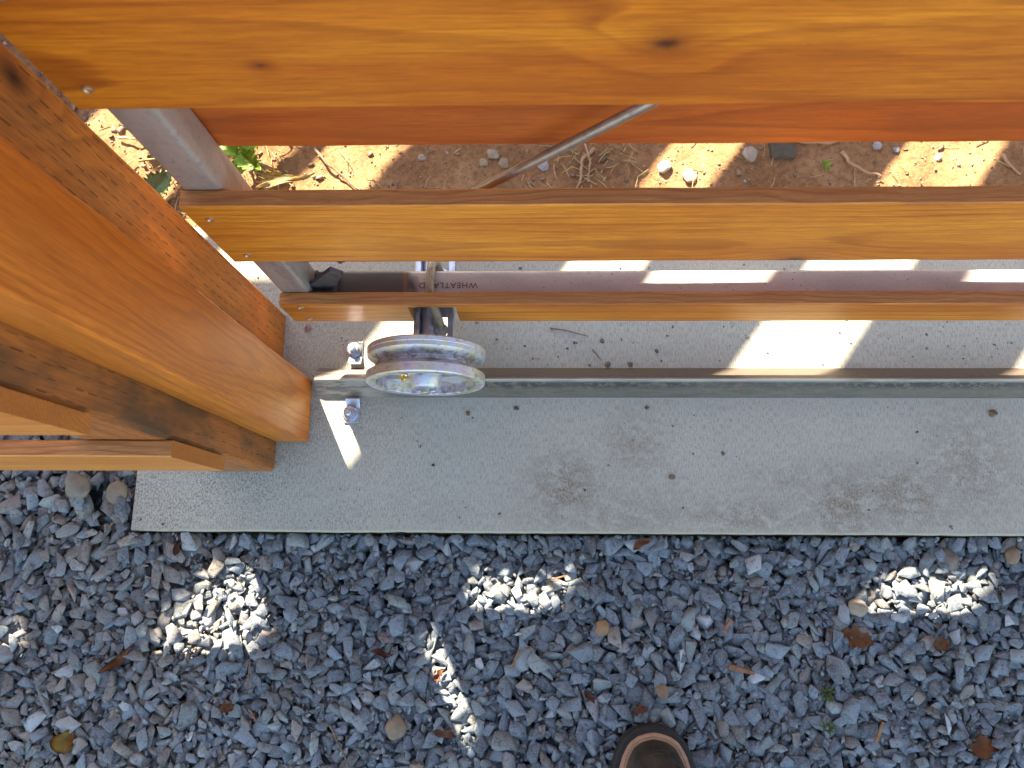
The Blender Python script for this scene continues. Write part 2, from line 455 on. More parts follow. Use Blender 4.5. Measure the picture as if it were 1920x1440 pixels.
def concrete_mat():
    s = NT('broomed_concrete')
    P = s.coord(); x, y, z = s.sep(P)
    n1, _ = s.noise(P, 5, 4, .55)
    br, _ = s.noise(s.mapping(P, scale=(700, 110, 110)), 1, 2, .5)
    br2, _ = s.noise(s.mapping(P, scale=(1, 1, 1)), 900, 2, .6)
    c = s.mix(n1, (0.375, 0.352, 0.292), (0.475, 0.445, 0.372))
    c = s.mix(s.math('MULTIPLY', s.ramp(br, [(0.40, 1.0), (0.52, 0.0)]), .55), c, (0.25, 0.24, 0.205))
    # pores
    v = s.voro(P, 260)
    pn, _ = s.noise(P, 9, 3, .6)
    pf = s.math('MULTIPLY', s.ramp(v.outputs['Distance'], [(0.12, 1.0), (0.22, 0.0)]), s.ramp(pn, [(0.46, 0.0), (0.64, .7)]))
    c = s.mix(pf, c, (0.12, 0.105, 0.09))
    v3 = s.voro(P, 520)
    nearpost = s.math('MULTIPLY', s.ramp(s.math('MULTIPLY', x, -1.0), [(0.10, 0.0), (0.28, .6), (.46, .95)]), s.ramp(pn, [(0.35, 0.25), (0.6, 1.0)]))
    v4, _ = s.noise(s.mapping(P, scale=(1.5, 1, 1)), 300, 3, .65)
    c = s.mix(s.math('MULTIPLY', s.ramp(v4, [(0.50, 0.0), (0.58, 1.0)]), s.math('MULTIPLY', nearpost, .8)), c, (0.12, 0.11, 0.085))
    # mud stains, drier than splatter
    st = None
    for (sx, sy, rx, ry, am) in ((0.05, 0.088, .035, .035, .9), (0.145, 0.15, .032, .03, .55), (0.12, 0.05, .10, .03, .45), (0.30, 0.05, .07, .02, .6),
                                 (0.44, 0.065, .035, .04, .95), (0.36, 0.095, .05, .02, .4), (0.52, 0.08, .05, .035, .75), (0.62, 0.12, .05, .05, .6), (-.13, .05, .06, .02, .2)):
        dx = s.math('DIVIDE', s.math('SUBTRACT', x, sx), rx); dy = s.math('DIVIDE', s.math('SUBTRACT', y, sy), ry)
        g = s.math('MULTIPLY', s.math('EXPONENT', s.math('MULTIPLY', s.math('ADD', s.math('MULTIPLY', dx, dx), s.math('MULTIPLY', dy, dy)), -.42)), min(1.0, am * 1.25))
        st = g if st is None else s.math('MAXIMUM', st, g)
    m1, _ = s.noise(s.mapping(P, scale=(1, 1.4, 1)), 46, 6, .78, .5)
    m2, _ = s.noise(s.mapping(P, scale=(400, 250, 300)), 1, 2, .6)
    mf = s.math('MULTIPLY', st, s.ramp(m1, [(0.40, 0.12), (0.54, 1.0)]))
    mf = s.math('MULTIPLY', mf, s.ramp(m2, [(0.40, 0.45), (0.6, 1.0)]))
    c = s.mix(mf, c, (0.20, 0.15, 0.10))
    sp4, _ = s.noise(P, 330, 3, .7)
    c = s.mix(s.math('MULTIPLY', s.ramp(sp4, [(0.56, 0.0), (0.66, 1.0)]), .45), c, (0.17, 0.15, 0.12))
    # algae tint along the lower arris
    gl = s.math('MULTIPLY', s.ramp(s.math('SUBTRACT', y, 0.026), [(0.0, 1.0), (.010, .0)]), .5)
    c = s.mix(gl, c, (0.36, 0.33, 0.24))
    h = s.math('ADD', s.math('MULTIPLY', br, .6), s.math('MULTIPLY', br2, .5))
    h = s.math('SUBTRACT', h, s.math('MULTIPLY', pf, .8))
    return s.out(c, .9, 0, s.bump(h, .5, .0008), .25)
concrete_m = concrete_mat()

def soil_mat():
    s = NT('dry_soil')
    P = s.coord()
    n1, _ = s.noise(P, 7, 5, .6)
    n2, _ = s.noise(P, 120, 5, .7)
    c = s.ramp(n1, [(0.3, (0.17, 0.09, 0.042)), (0.5, (0.27, 0.15, 0.074)), (0.7, (0.37, 0.23, 0.12))])
    c = s.mix(s.math('MULTIPLY', s.ramp(n2, [(0.35, 1.0), (0.55, 0.0)]), .5), c, (0.08, 0.038, 0.02))
    v = s.voro(P, 260)
    c = s.mix(s.math('MULTIPLY', s.ramp(v.outputs['Distance'], [(0.10, 1.0), (0.2, 0.0)]), s.ramp(n2, [(.5, 0.0), (.55, .9)])), c, (0.45, 0.33, 0.2))
    return s.out(c, .95, 0, s.bump(n2, .9, .003), .1)
soil_m = soil_mat()

def stone_mat(name, rough=.75):
    """per-stone tint is a colour attribute of the joined mesh"""
    s = NT(name)
    at = s.n('ShaderNodeVertexColor'); at.layer_name = 'tint'
    P = s.coord()
    n1, _ = s.noise(P, 160, 4, .65)
    n2, _ = s.noise(P, 700, 3, .6)
    c = s.mix(s.math('MULTIPLY', s.ramp(n1, [(0.35, 0.0), (0.65, 1.0)]), .45), at.outputs['Color'], (0.15, 0.155, 0.165))
    c = s.mix(s.math('MULTIPLY', s.ramp(n2, [(0.50, 0.0), (0.62, 1.0)]), .42), c, (0.34, 0.35, 0.37))
    c = s.mix(s.math('MULTIPLY', s.ramp(n1, [(0.34, 1.0), (0.47, 0.0)]), .6), c, (0.03, 0.028, 0.032))
    return s.out(c, rough, 0, s.bump(s.math('ADD', n1, s.math('MULTIPLY', n2, .5)), .75, .0012), .4)
gravel_m = stone_mat('slate_gravel')

# ---------------------------------------------------------------- setting: ground, slab
def grid_obj(name, x0, x1, y0, y1, step, zf, mat, smooth=True):
    nx = int(round((x1 - x0) / step)); ny = int(round((y1 - y0) / step))
    xs = np.linspace(x0, x1, nx + 1); ys = np.linspace(y0, y1, ny + 1)
    X, Y = np.meshgrid(xs, ys); Z = zf(X, Y)
    co_ = np.stack([X.ravel(), Y.ravel(), Z.ravel()], 1)
    i = np.arange(nx * ny); r = i // nx; c = i % nx; a = r * (nx + 1) + c
    F = np.stack([a, a + 1, a + nx + 2, a + nx + 1], 1)
    me = bpy.data.meshes.new(name)
    me.from_pydata(co_.tolist(), [], F.tolist()); me.materials.append(mat)
    if smooth: me.polygons.foreach_set('use_smooth', [True] * len(me.polygons))
    return put(name, me)

rs = np.random.RandomState(5)
def fbm(X, Y, sc0, octs, seed):
    r = np.random.RandomState(seed); Z = np.zeros_like(X)
    amp = 1.0; f = sc0
    for _ in range(octs):
        for _k in range(5):
            th = r.rand() * 6.283; ph = r.rand() * 6.283
            Z += amp * np.sin((X * math.cos(th) + Y * math.sin(th)) * f * (0.7 + 0.6 * r.rand()) + ph) / 5
        amp *= 0.55; f *= 2.1
    return Z

# far ground all round, real soil sheet
me = bpy.data.meshes.new('ground')
me.from_pydata([(-150, -150, -.14), (150, -150, -.14), (150, 150, -.14), (-150, 150, -.14)], [], [(0, 1, 2, 3)])
me.materials.append(soil_m)
tag(put('ground', me), kind='structure')

def dirt_z(X, Y):
    z = -0.012 + 0.012 * fbm(X, Y, 8, 3, 3) + 0.0035 * fbm(X, Y, 90, 4, 4)
    z += 0.03 * np.clip((Y - .75), 0, 2)
    return np.minimum(z, .25)
tag(grid_obj('dirt_bed', -2.6, 2.6, .493, 3.6, .0125, dirt_z, soil_m), kind='structure')
bed_m = simple_mat('slate_fines', (0.035, 0.04, 0.048), (0.11, 0.12, 0.135), 55, .9, 0, .8, .004)
def bed_z(X, Y): return -0.054 + 0.006 * fbm(X, Y, 10, 2, 8)
tag(grid_obj('gravel_bed', -2.6, 2.6, -2.2, .018, .05, bed_z, bed_m), kind='structure')
tag(grid_obj('side_bed', -2.6, -.585, .02, .49, .05, bed_z, bed_m), kind='structure')

# concrete slab with a rounded arris
bm = bmesh.new()
box_bm(3.2, .463, .11, .0035, 3, bm, off=(1.03, .2575, -.055))
bmesh.ops.bisect_plane(bm, geom=bm.verts[:] + bm.edges[:] + bm.faces[:], plane_co=(-.4, 0, 0), plane_no=(1, 0, 0))
for _k in range(1, 150):
    bmesh.ops.bisect_plane(bm, geom=bm.verts[:] + bm.edges[:] + bm.faces[:], plane_co=(-.565 + _k * .0118, 0, 0), plane_no=(1, 0, 0))
for v in bm.verts:
    if v.co.y < .031:
        q_ = mnoise.noise(Vector((v.co.x * 60, 0, 0))) * .0006 + mnoise.noise(Vector((v.co.x * 9, 3, 0))) * .0008
        if v.co.z > -.004: q_ += .6 * max(0, mnoise.noise(Vector((v.co.x * 130, 9, 0))) - .35) * .006
        v.co.y += q_
slab = put('concrete_slab', bm_mesh(bm, 'slab', concrete_m))
tag(slab, kind='structure')

# ---------------------------------------------------------------- stones
def hull_variant(r, npts, flat, bevel, rough_=.18):
    bm = bmesh.new()
    for _ in range(npts):
        v = Vector((r.gauss(0, 1), r.gauss(0, 1), r.gauss(0, 1))).normalized()
        k = 1 + r.uniform(-rough_, rough_)
        bm.verts.new((v.x * k, v.y * k, max(-1, min(1, v.z * 1.25)) * k))
    res = bmesh.ops.convex_hull(bm, input=bm.verts)
    junk = [e for e in res['geom_interior'] if isinstance(e, bmesh.types.BMVert)]
    bmesh.ops.delete(bm, geom=junk, context='VERTS')
    loose = [v for v in bm.verts if not v.link_faces]
    bmesh.ops.delete(bm, geom=loose, context='VERTS')
    bmesh.ops.dissolve_limit(bm, angle_limit=math.radians(16), verts=bm.verts, edges=bm.edges)
    if bevel:
        bmesh.ops.bevel(bm, geom=bm.edges[:], offset=.045, segments=1, affect='EDGES', clamp_overlap=True)
    bmesh.ops.triangulate(bm, faces=bm.faces)
    bmesh.ops.recalc_face_normals(bm, faces=bm.faces)
    V = np.array([v.co[:] for v in bm.verts]); bm.verts.index_update()
    F = np.array([[v.index for v in f.verts] for f in bm.faces])
    bm.free()
    m = np.abs(V).max(0); V = V / m
    return V, F

r_ = random.Random(3)
VAR_B = [hull_variant(r_, r_.choice((8, 9, 10, 12)), 1, True) for _ in range(36)]
VAR_P = [hull_variant(r_, 8, 1, False) for _ in range(24)]

def rotm(yaw, tx, ty):
    cz, sz = math.cos(yaw), math.sin(yaw)
    Rz = np.array([[cz, -sz, 0], [sz, cz, 0], [0, 0, 1]])
    cxx, sx = math.cos(tx), math.sin(tx)
    Rx = np.array([[1, 0, 0], [0, cxx, -sx], [0, sx, cxx]])
    cyy, sy = math.cos(ty), math.sin(ty)
    Ry = np.array([[cyy, 0, sy], [0, 1, 0], [-sy, 0, cyy]])
    return Ry @ Rx @ Rz

class Pile:
    """stones dropped one by one onto a height map, so that each rests on those below"""
    def __init__(s, x0, x1, y0, y1, cell, base):
        s.x0, s.y0, s.cell = x0, y0, cell
        s.nx = int((x1 - x0) / cell) + 1; s.ny = int((y1 - y0) / cell) + 1
        s.H = np.full((s.ny, s.nx), base, float)
        s.parts = []
    def drop(s, x, y, a, b, c, yaw, tilt, q, var, colr, lim=False):
        R = rotm(yaw, tilt[0], tilt[1])
        V = (var[0] * np.array([a, b, c])) @ R.T
        e = np.abs(V).max(0)
        if lim:
            if x > -.566: y = min(y, .0245 - e[1])
            elif y > .03 - e[1]: x = min(x, -.5735 - e[0])
        i0 = max(0, int((x - e[0] - s.x0) / s.cell)); i1 = min(s.nx, int((x + e[0] - s.x0) / s.cell) + 2)
        j0 = max(0, int((y - e[1] - s.y0) / s.cell)); j1 = min(s.ny, int((y + e[1] - s.y0) / s.cell) + 2)
        if i1 <= i0 or j1 <= j0: return
        gx = (np.arange(i0, i1) * s.cell + s.x0 - x); gy = (np.arange(j0, j1) * s.cell + s.y0 - y)
        GX, GY = np.meshgrid(gx, gy)
        A = R @ np.diag([a * a, b * b, c * c]) @ R.T       # ellipsoid's covariance-like matrix
        A2 = A[:2, :2]; inv = np.linalg.inv(A2)
        q2 = inv[0, 0] * GX ** 2 + 2 * inv[0, 1] * GX * GY + inv[1, 1] * GY ** 2
        m = q2 < 0.85
        if not m.any(): return
        k = inv @ A[:2, 2]
        zc = k[0] * GX + k[1] * GY
        hz = math.sqrt(max(1e-9, A[2, 2] - A[:2, 2] @ inv @ A[:2, 2]))
        half = hz * np.sqrt(np.clip(1 - q2, 0, 1)) * .82
        sub = s.H[j0:j1, i0:i1]
        need = (sub - (zc - half))[m]
        z = np.quantile(need, q)
        s.H[j0:j1, i0:i1] = np.where(m, np.maximum(sub, z + zc + half), sub)
        s.parts.append((V + np.array([x, y, z]), var[1], colr))
    def height(s, x, y):
        i = int((x - s.x0) / s.cell); j = int((y - s.y0) / s.cell)
        i = min(max(i, 0), s.nx - 1); j = min(max(j, 0), s.ny - 1)
        return float(s.H[max(0, j - 2):j + 3, max(0, i - 2):i + 3].mean())
    def build(s, name, mat):
        n = 0; Vs = []; Fs = []; Cs = []
        for V, F, c in s.parts:
            Vs.append(V); Fs.append(F + n); n += len(V)
            Cs.append(np.repeat(np.array([[*c, 1.0]]), len(V), 0))
        V = np.concatenate(Vs); F = np.concatenate(Fs); C = np.concatenate(Cs)
        me = bpy.data.meshes.new(name)
        me.vertices.add(len(V)); me.vertices.foreach_set('co', V.ravel())
        me.loops.add(len(F) * 3); me.loops.foreach_set('vertex_index', F.ravel())
        me.polygons.add(len(F)); me.polygons.foreach_set('loop_start', np.arange(0, len(F) * 3, 3))
        me.polygons.foreach_set('loop_total', np.full(len(F), 3))
        at = me.color_attributes.new('tint', 'FLOAT_COLOR', 'POINT')
        at.data.foreach_set('color', C.ravel())
        me.update(); me.validate()
        me.materials.append(mat)
        return put(name, me)

def gravel_color(r, x):
    k = r.random()
    v = .6 + 1.15 * r.random() ** 1.3
    if x < -.45: warm = 0.52
    elif x < -.2: warm = .2
    else: warm = .10
    if k < warm * .6: c = (0.125, 0.10, 0.078)
    elif k < warm: c = (0.135, 0.128, 0.122)
    elif k < .78: c = (0.084, 0.102, 0.118)
    elif k < .93: c = (0.130, 0.145, 0.138)
    elif k < .985: c = (0.19, 0.20, 0.205)
    else: c = (0.30, 0.30, 0.30)
    return tuple(q * v * 1.16 for q in c)

g = random.Random(21)
pile = Pile(-1.6, 1.7, -1.35, .55, .0025, -.055)
CORE = (-.88, .94, -.50, .024)
def in_core(x, y): return CORE[0] < x < CORE[1] and CORE[2] < y < .2
def free(x, y):
    if y > .024 and x > -.575: return False
    if y > .45: return False
    return True
def put_stone(x, y, layer, core, lowest=0, scale=1.0):
    big = 1.35 if (x < -.55 and y > -.02) else (1.1 if x < -.45 else 1.0)
    s_ = g.lognormvariate(math.log(.0085), .32) * big
    s_ = min(s_, .0145) * scale
    if lowest:
        best = None
        for _q in range(lowest):
            px = x + g.uniform(-.05, .05); py = y + g.uniform(-.05, .05)
            if not free(px, py): continue
            i = min(max(int((px - pile.x0) / pile.cell), 2), pile.nx - 3); j = min(max(int((py - pile.y0) / pile.cell), 2), pile.ny - 3)
            h = pile.H[j - 2:j + 3, i - 2:i + 3].mean()
            if best is None or h < best[0]: best = (h, px, py)
        if best: x, y = best[1:]
    a = s_ * g.uniform(1.0, 1.45); b = s_ * g.uniform(.62, .95); c = s_ * g.uniform(.30, .52)
    yaw = g.uniform(0, math.pi)
    tilt = (g.gauss(0, .15), g.gauss(0, .15))
    var = g.choice(VAR_B if core and layer > 0 else VAR_P)
    pile.drop(x, y, a, b, c, yaw, tilt, .62 if layer else .8, var, gravel_color(g, x), True)
for layer, n in ((0, 4700), (1, 6900), (2, 7500)):
    for _ in range(n):
        x = g.uniform(CORE[0], CORE[1]); y = g.uniform(CORE[2], .024 if x > -.58 else .19)
        if x <= -.58 and y > .2: continue
        if free(x, y): put_stone(x, y, layer, True, 0 if layer == 0 else 7)
for _ in range(2600):
    x = g.uniform(CORE[0], CORE[1]); y = g.uniform(CORE[2], .024 if x > -.58 else .19)
    if free(x, y): put_stone(x, y, 0, True, 9, g.uniform(.28, .5))
for layer, n in ((0, 8500), (1, 9500)):
    for _ in range(n):
        x = g.uniform(-1.58, 1.68); y = g.uniform(-1.33, .44)
        if in_core(x, y) or (x > -.575 and y > .0): continue
        put_stone(x, y, layer, False, 0 if layer == 0 else 4, 1.3)
ja, jb = int((-.4 - pile.y0) / pile.cell), int((.0 - pile.y0) / pile.cell)
ia, ib = int((-.8 - pile.x0) / pile.cell), int((.85 - pile.x0) / pile.cell)
shift = -.021 - float(pile.H[ja:jb, ia:ib].mean())
print('pile shift', shift)
pile.H += shift
pile.parts = [(V + np.array([0, 0, shift]), F, c) for V, F, c in pile.parts]
tag(pile.build('gravel', gravel_m), 'crushed blue grey slate gravel in front of the concrete slab', kind='stuff')

# crumbs and grit on the soil behind the slab
def soil_color(r):
    k = r.random(); v = r.uniform(.7, 1.3)
    c = (0.27, 0.155, 0.078) if k < .6 else ((0.38, 0.25, 0.14) if k < .85 else ((0.13, 0.07, 0.035) if k < .95 else (0.42, 0.37, 0.31)))
    return tuple(q * v for q in c)
grit = Pile(-1.3, 1.5, .492, 1.6, .003, -.02)
gx_ = np.arange(grit.nx) * grit.cell + grit.x0; gy_ = np.arange(grit.ny) * grit.cell + grit.y0
GX, GY = np.meshgrid(gx_, gy_); grit.H = dirt_z(GX, GY)
for i in range(14000):
    x = g.uniform(-1.2, 1.4); y = .495 + g.random() ** 1.6 * .9
    s_ = g.lognormvariate(math.log(.0013), .55); s_ = min(s_, .006)
    if x < -.5: s_ *= 1.7
    grit.drop(x, y, s_ * g.uniform(1, 1.4), s_, s_ * g.uniform(.4, .6), g.uniform(0, 3.1), (g.gauss(0, .2), g.gauss(0, .2)), .3, g.choice(VAR_P), soil_color(g))
soil_grit_m = stone_mat('soil_grit', .95)
soil_grit_m.node_tree.nodes['Principled BSDF'].inputs['Specular IOR Level'].default_value = .1
tag(grit.build('soil_crumbs', soil_grit_m), 'loose crumbs and grit on the brown soil behind the slab', kind='stuff')

def soft_stone(name, loc, size, color, label, cat='stone', group=None, seed=0, rough=.6, blocky=False, flat=.6, yaw=0):
    bm = bmesh.new()
    if blocky:
        box_bm(2, 2, 2, .35, 3, bm)
    else:
        bmesh.ops.create_icosphere(bm, subdivisions=3, radius=1)
    rugged = 2.2 if name == 'dirt_clod' else (1.7 if name == 'stone' else 1.25)
    for v in bm.verts:
        n = rugged * mnoise.noise(Vector(v.co) * 1.1 + Vector((seed * 3.1, seed, 0)))
        n2 = mnoise.noise(Vector(v.co) * 3.1 + Vector((seed * 1.1, seed * 7, 0)))
        v.co *= 1 + .22 * n + .05 * rugged * rugged * n2
        v.co = Vector((v.co.x * size[0], v.co.y * size[1], v.co.z * size[2]))
    kf = .72 if name == 'stone' else 1.0
    m = simple_mat(name + '_skin', tuple(c * .75 * kf for c in color), tuple(min(1, c * 1.2 * kf) for c in color), 90, rough, 0, .3, .0006)
    me = bm_mesh(bm, name, m, True)
    return tag(put(name, me, None, loc, (g.uniform(-.2, .2), g.uniform(-.2, .2), yaw)), label, cat, group)

# ---------------------------------------------------------------- boards
def board_mesh(name, L, W, T, mats, seed=0, bev=.0014, wobble=.0014, notch=None, step=.02):
    """x along, y width, z thickness.  material 0 faces, 1 long edges, 2 ends.
    notch=(x0,x1,depth) is cut out of the -y edge."""
    xs = list(np.arange(-L / 2, L / 2 + 1e-6, L / max(2, round(L / step))))
    if notch:
        for q in (notch[0], notch[1]):
            xs = [x for x in xs if abs(x - q) > .004]
            xs += [q - .0002, q + .0002]
    xs = sorted(xs)
    bm = bmesh.new()
    def nz(x, k): return mnoise.noise(Vector((x * 14, seed * 3.3 + k * 7.7, 0))) * wobble + mnoise.noise(Vector((x * 90, seed + k * 3.7, 4))) * wobble * .5
    rings = []
    for x in xs:
        lo = -W / 2 + nz(x, 0); hi = W / 2 + nz(x, 1)
        if notch and notch[0] < x < notch[1]: lo = -W / 2 + notch[2]
        t = T / 2; b = bev
        ring = [(lo + b, -t), (hi - b, -t), (hi, -t + b), (hi, t - b), (hi - b, t), (lo + b, t), (lo, t - b), (lo, -t + b)]
        rings.append([bm.verts.new((x, p[0], p[1])) for p in ring])
    for A, B in zip(rings, rings[1:]):
        for k in range(8):
            f = bm.faces.new((A[k], B[k], B[(k + 1) % 8], A[(k + 1) % 8]))
            f.material_index = 0 if k in (0, 4) else 1
            if k in (3, 1, 5, 7): f.material_index = 0
    f = bm.faces.new(rings[0]); f.material_index = 2
    f = bm.faces.new(rings[-1][::-1]); f.material_index = 2
    me = bm_mesh(bm, name, mats)
    return me

R_FRONT = Matrix(((1, 0, 0), (0, 0, -1), (0, 1, 0)))      # local y -> world z, local z -> world -y
R_POST_F = Matrix(((0, 1, 0), (0, 0, -1), (-1, 0, 0)))    # local x -> world -z, y -> x, z -> -y
R_POST_R = Matrix(((0, 0, 1), (0, 1, 0), (-1, 0, 0)))     # local x -> world -z, y -> y, z -> +x

def screw_mesh():
    bm = lathe_bm([(.0002, .0009), (.0028, .0009), (.0039, .0005), (.0039, -.001), (.0002, -.001)], 16, 'Z')
    me = bm_mesh(bm, 'screw', screw_m)
    bm = bmesh.new(); bm.from_mesh(me)
    # star recess: a small sunken six-pointed ring, dark by its own depth
    f = [f for f in bm.faces if all(v.co.z > .0008 for v in f.verts)]
    r = bmesh.ops.inset_region(bm, faces=f, thickness=.0011)
    fi = [q for q in bm.faces if all(v.co.z > .0008 for v in q.verts) and max(v.co.length for v in q.verts) < .0024]
    vs = {v for q in fi for v in q.verts}
    for i, v in enumerate(vs): v.co.z -= .0022
    bm.to_mesh(me); bm.free()
    return smooth_angle(me, 30)
SCREW = screw_mesh()

GY0, GT = .306, .018           # front plank plane of the gate, plank thickness
FY0, FY1 = .324, .362          # frame tube
XL, XR = -.322, 2.06
GC = (XL + XR) / 2
gate = empty('sliding_gate', (GC, .343, .0), 'honey stained slatted timber gate on a galvanised tube frame, rolling on the track', 'gate')

def gplank(zlo, zhi, mat, back=False, notch=None, seed=0, x0=XL, x1=XR, mats=None):
    Lg = x1 - x0
    me = board_mesh('plank', Lg, zhi - zlo, GT - .0006, mats or [mat, edge_wood, end_wood], seed, notch=notch)
    y = (FY1 + GT / 2) if back else (GY0 + GT / 2)
    return put('plank', me, gate, ((x0 + x1) / 2, y, (zlo + zhi) / 2), R_FRONT)

p1 = gplank(.613, .753, rail_wood[0], seed=1)
p2 = gplank(.318, .4545, rail_wood[1], seed=2)
nc = (XL + XR) / 2
p3 = gplank(.0965, .169, rail_wood[2], seed=3, notch=(-.1585 - nc, -.0965 - nc, .0615))
p4 = gplank(.912, 1.048, rail_wood[3], seed=4)
BX0 = XL + .038
for zlo, zhi, sd in ((.174, .312, 11), (.462, .607, 12), (.757, .905, 13)):
    gplank(zlo, zhi, back_wood, back=True, seed=sd, mats=[back_wood, edge_wood, end_wood])
for (x, z) in ((-.302, .638), (-.304, .428), (-.301, .338), (-.297, .159), (-.299, .110), (-.302, .728), (-.302, .94), (-.302, 1.02)):
    for dx in (0, 1.19, 2.345):
        put('screw', SCREW, gate, (x + dx, GY0 - .0001, z), R_FRONT)

def rect_tube(name, L, w=.038, mat=galv, rad=.0045):
    bm = bmesh.new()
    n = 4; pts = []
    h = w / 2
    for cxx, cyy, a0 in ((h - rad, h - rad, 0), (-h + rad, h - rad, 90), (-h + rad, -h + rad, 180), (h - rad, -h + rad, 270)):
        for k in range(n + 1):
            a = math.radians(a0 + 90 * k / n)
            pts.append((cxx + rad * math.cos(a), cyy + rad * math.sin(a)))
    A = [bm.verts.new((-L / 2, p[0], p[1])) for p in pts]; B = [bm.verts.new((L / 2, p[0], p[1])) for p in pts]
    for k in range(len(pts)): bm.faces.new((A[k], A[(k + 1) % len(pts)], B[(k + 1) % len(pts)], B[k]))
    bm.faces.new(A); bm.faces.new(B[::-1])
    me = bm_mesh(bm, name, mat)
    return smooth_angle(me, 40)
TZ = .145
YC = (FY0 + FY1) / 2
tl = XR - XL - .078
put('bottom_tube', rect_tube('bottom_tube', tl, .0378, tube_print), gate, (GC, YC, TZ - .019))
put('top_tube', rect_tube('top_tube', tl, .0378, galv), gate, (GC, YC, 1.03))
for x in (XL + .0195, XR - .0195, XL + 1.21):
    zb = (.107 if x != XL + 1.21 else .1462); zt = (1.05 if x != XL + 1.21 else 1.01)
    put('frame_post', rect_tube('frame_post', zt - zb, .038, galv), gate, (x, YC, (zb + zt) / 2), R_POST_F)
# weld beads at the lower left corner
bm = bmesh.new()
for k in range(9):
    y = FY0 + .002 + k * .0042
    bmesh.ops.create_icosphere(bm, subdivisions=1, radius=.0030, matrix=Matrix.Translation((XL + .0395, y, TZ + .0005 + rnd.uniform(-.0005, .0005))))
put('weld_bead', bm_mesh(bm, 'weld', dark_weld, True), gate, (0, 0, 0))
# truss rod, from the lower left corner up to the right
rodm = metal_mat('truss_rod_steel', [(0.22, 0.18, 0.15), (0.34, 0.33, 0.31), (0.28, 0.27, 0.26)], 30, .4, .85, (0.16, 0.08, 0.05), .5)
A = Vector((-.231, .343, .229)); B = Vector((.769, .343, 1.245)); d_ = (B - A).normalized()
B = A + d_ * ((1.008 - A.z) / d_.z)
put('truss_rod', bm_mesh(tube_bm([A + (B - A) * t for t in (0, .25, .5, .75, 1)], .0046, 14), 'rod', rodm, True), gate, (0, 0, 0))
# corner gusset clip that takes the rod
bm = prism_bm([(-.2835, .1475), (-.262, .1475), (-.232, .206), (-.244, .222), (-.2835, .170)], .332, .338, 'Y')
box_bm(.030, .030, .004, .0006, 1, bm, off=(-.268, .343, .1495))
put('gusset', bm_mesh(bm, 'gusset', dark_weld), gate, (0, 0, 0))

# maker's name printed on the tube, reads from the far side
cu = bpy.data.curves.new('print', 'FONT')
cu.body = 'WHEATLAND T'
cu.size = .0112; cu.space_character = 1.12; cu.extrude = .0001
to = bpy.data.objects.new('print_tmp', cu); col.objects.link(to)
bpy.context.view_layer.update()
dg = bpy.context.evaluated_depsgraph_get()
me = bpy.data.meshes.new_from_object(to.evaluated_get(dg))
bpy.data.objects.remove(to)
inkm = NT('stencil_ink').out((0.07, 0.045, 0.05), .6)
me.materials.clear(); me.materials.append(inkm)
vx = [v.co.x for v in me.vertices]; wtxt = max(vx) - min(vx)
for v in me.vertices: v.co.x = (v.co.x - min(vx)) if False else v.co.x
sx = .089 / wtxt
for v in me.vertices: v.co.x *= sx
put('lettering', me, gate, (-.0695, .3445, TZ + .00025), (0, 0, math.pi))

# --- wheel: V-groove cast roller, axle along Y
WX, WY, WZ, WR = -.1415, .2195, .0915, .0797
wheel = put('roller_wheel', bm_mesh(lathe_bm([
    (.0665, .0150), (.0672, .0012), (.0680, .0), (WR - .0016, .0), (WR, .0016), (WR, .0125), (WR - .0022, .0140),
    (WR - .0110, .0195), (WR - .0118, .0210), (WR - .0110, .0224), (WR - .0128, .0240), (WR - .0134, .0262), (WR - .0112, .0276),
    (WR - .0020, .0335), (WR - .0006, .0350), (WR - .0006, .0405), (WR, .0412), (WR, .0462), (WR - .0016, .0480), (.0680, .0480), (.0665, .0465), (.0655, .0300),
    ], 96, 'Y', close=True), 'rim', wheel_m), gate, (WX, WY, WZ))
smooth_angle(wheel.data, 22)
# web with four windows
bm = bmesh.new()
def seg(a0, a1, r0, r1, y0, y1, n=10):
    A = []
    for k in range(n + 1):
        a = a0 + (a1 - a0) * k / n
        A.append([bm.verts.new((r * math.cos(a), y, r * math.sin(a))) for r, y in ((r0, y0), (r1, y0 + .004), (r1, y1), (r0, y1))])
    for P_, Q in zip(A, A[1:]):
        for k in range(4): bm.faces.new((P_[k], Q[k], Q[(k + 1) % 4], P_[(k + 1) % 4]))
    bm.faces.new(A[0]); bm.faces.new(A[-1][::-1])
hubm = None
for k in range(4):
    bm = bmesh.new()
    a = math.radians(45 + 90 * k + 12)
    seg(a - .48, a + .48, .0205, .0672, .0105, .0240)
    put('spoke', smooth_angle(bm_mesh(bm, 'spoke', wheel_m), 30), wheel, (WX, WY, WZ))
hub = put('hub', smooth_angle(bm_mesh(lathe_bm([(.0095, .030), (.0215, .030), (.0225, .012), (.0195, -.003), (.0178, -.0055), (.0085, -.0055), (.0085, -.002)], 40, 'Y'), 'hub', wheel_m), 30), wheel, (WX, WY, WZ))
put('washer', smooth_angle(bm_mesh(lathe_bm([(.0145, -.0056), (.0145, -.0074), (.0060, -.0074), (.0060, -.0056)], 32, 'Y', close=True), 'washer', galv_blue)), wheel, (WX, WY, WZ))
put('axle', smooth_angle(bm_mesh(lathe_bm([(.0062, .05), (.0062, -.0115), (.0050, -.0130), (.0001, -.0130)], 24, 'Y'), 'axle', ubolt_m)), wheel, (WX, WY, WZ))
put('cotter_pin', bm_mesh(tube_bm([(-.0125, -.0100, .001), (-.004, -.0100, .0), (.006, -.0100, -.0005), (.0135, -.0092, .002)], .0013, 8), 'pin', galv_blue, True), wheel, (WX, WY, WZ))
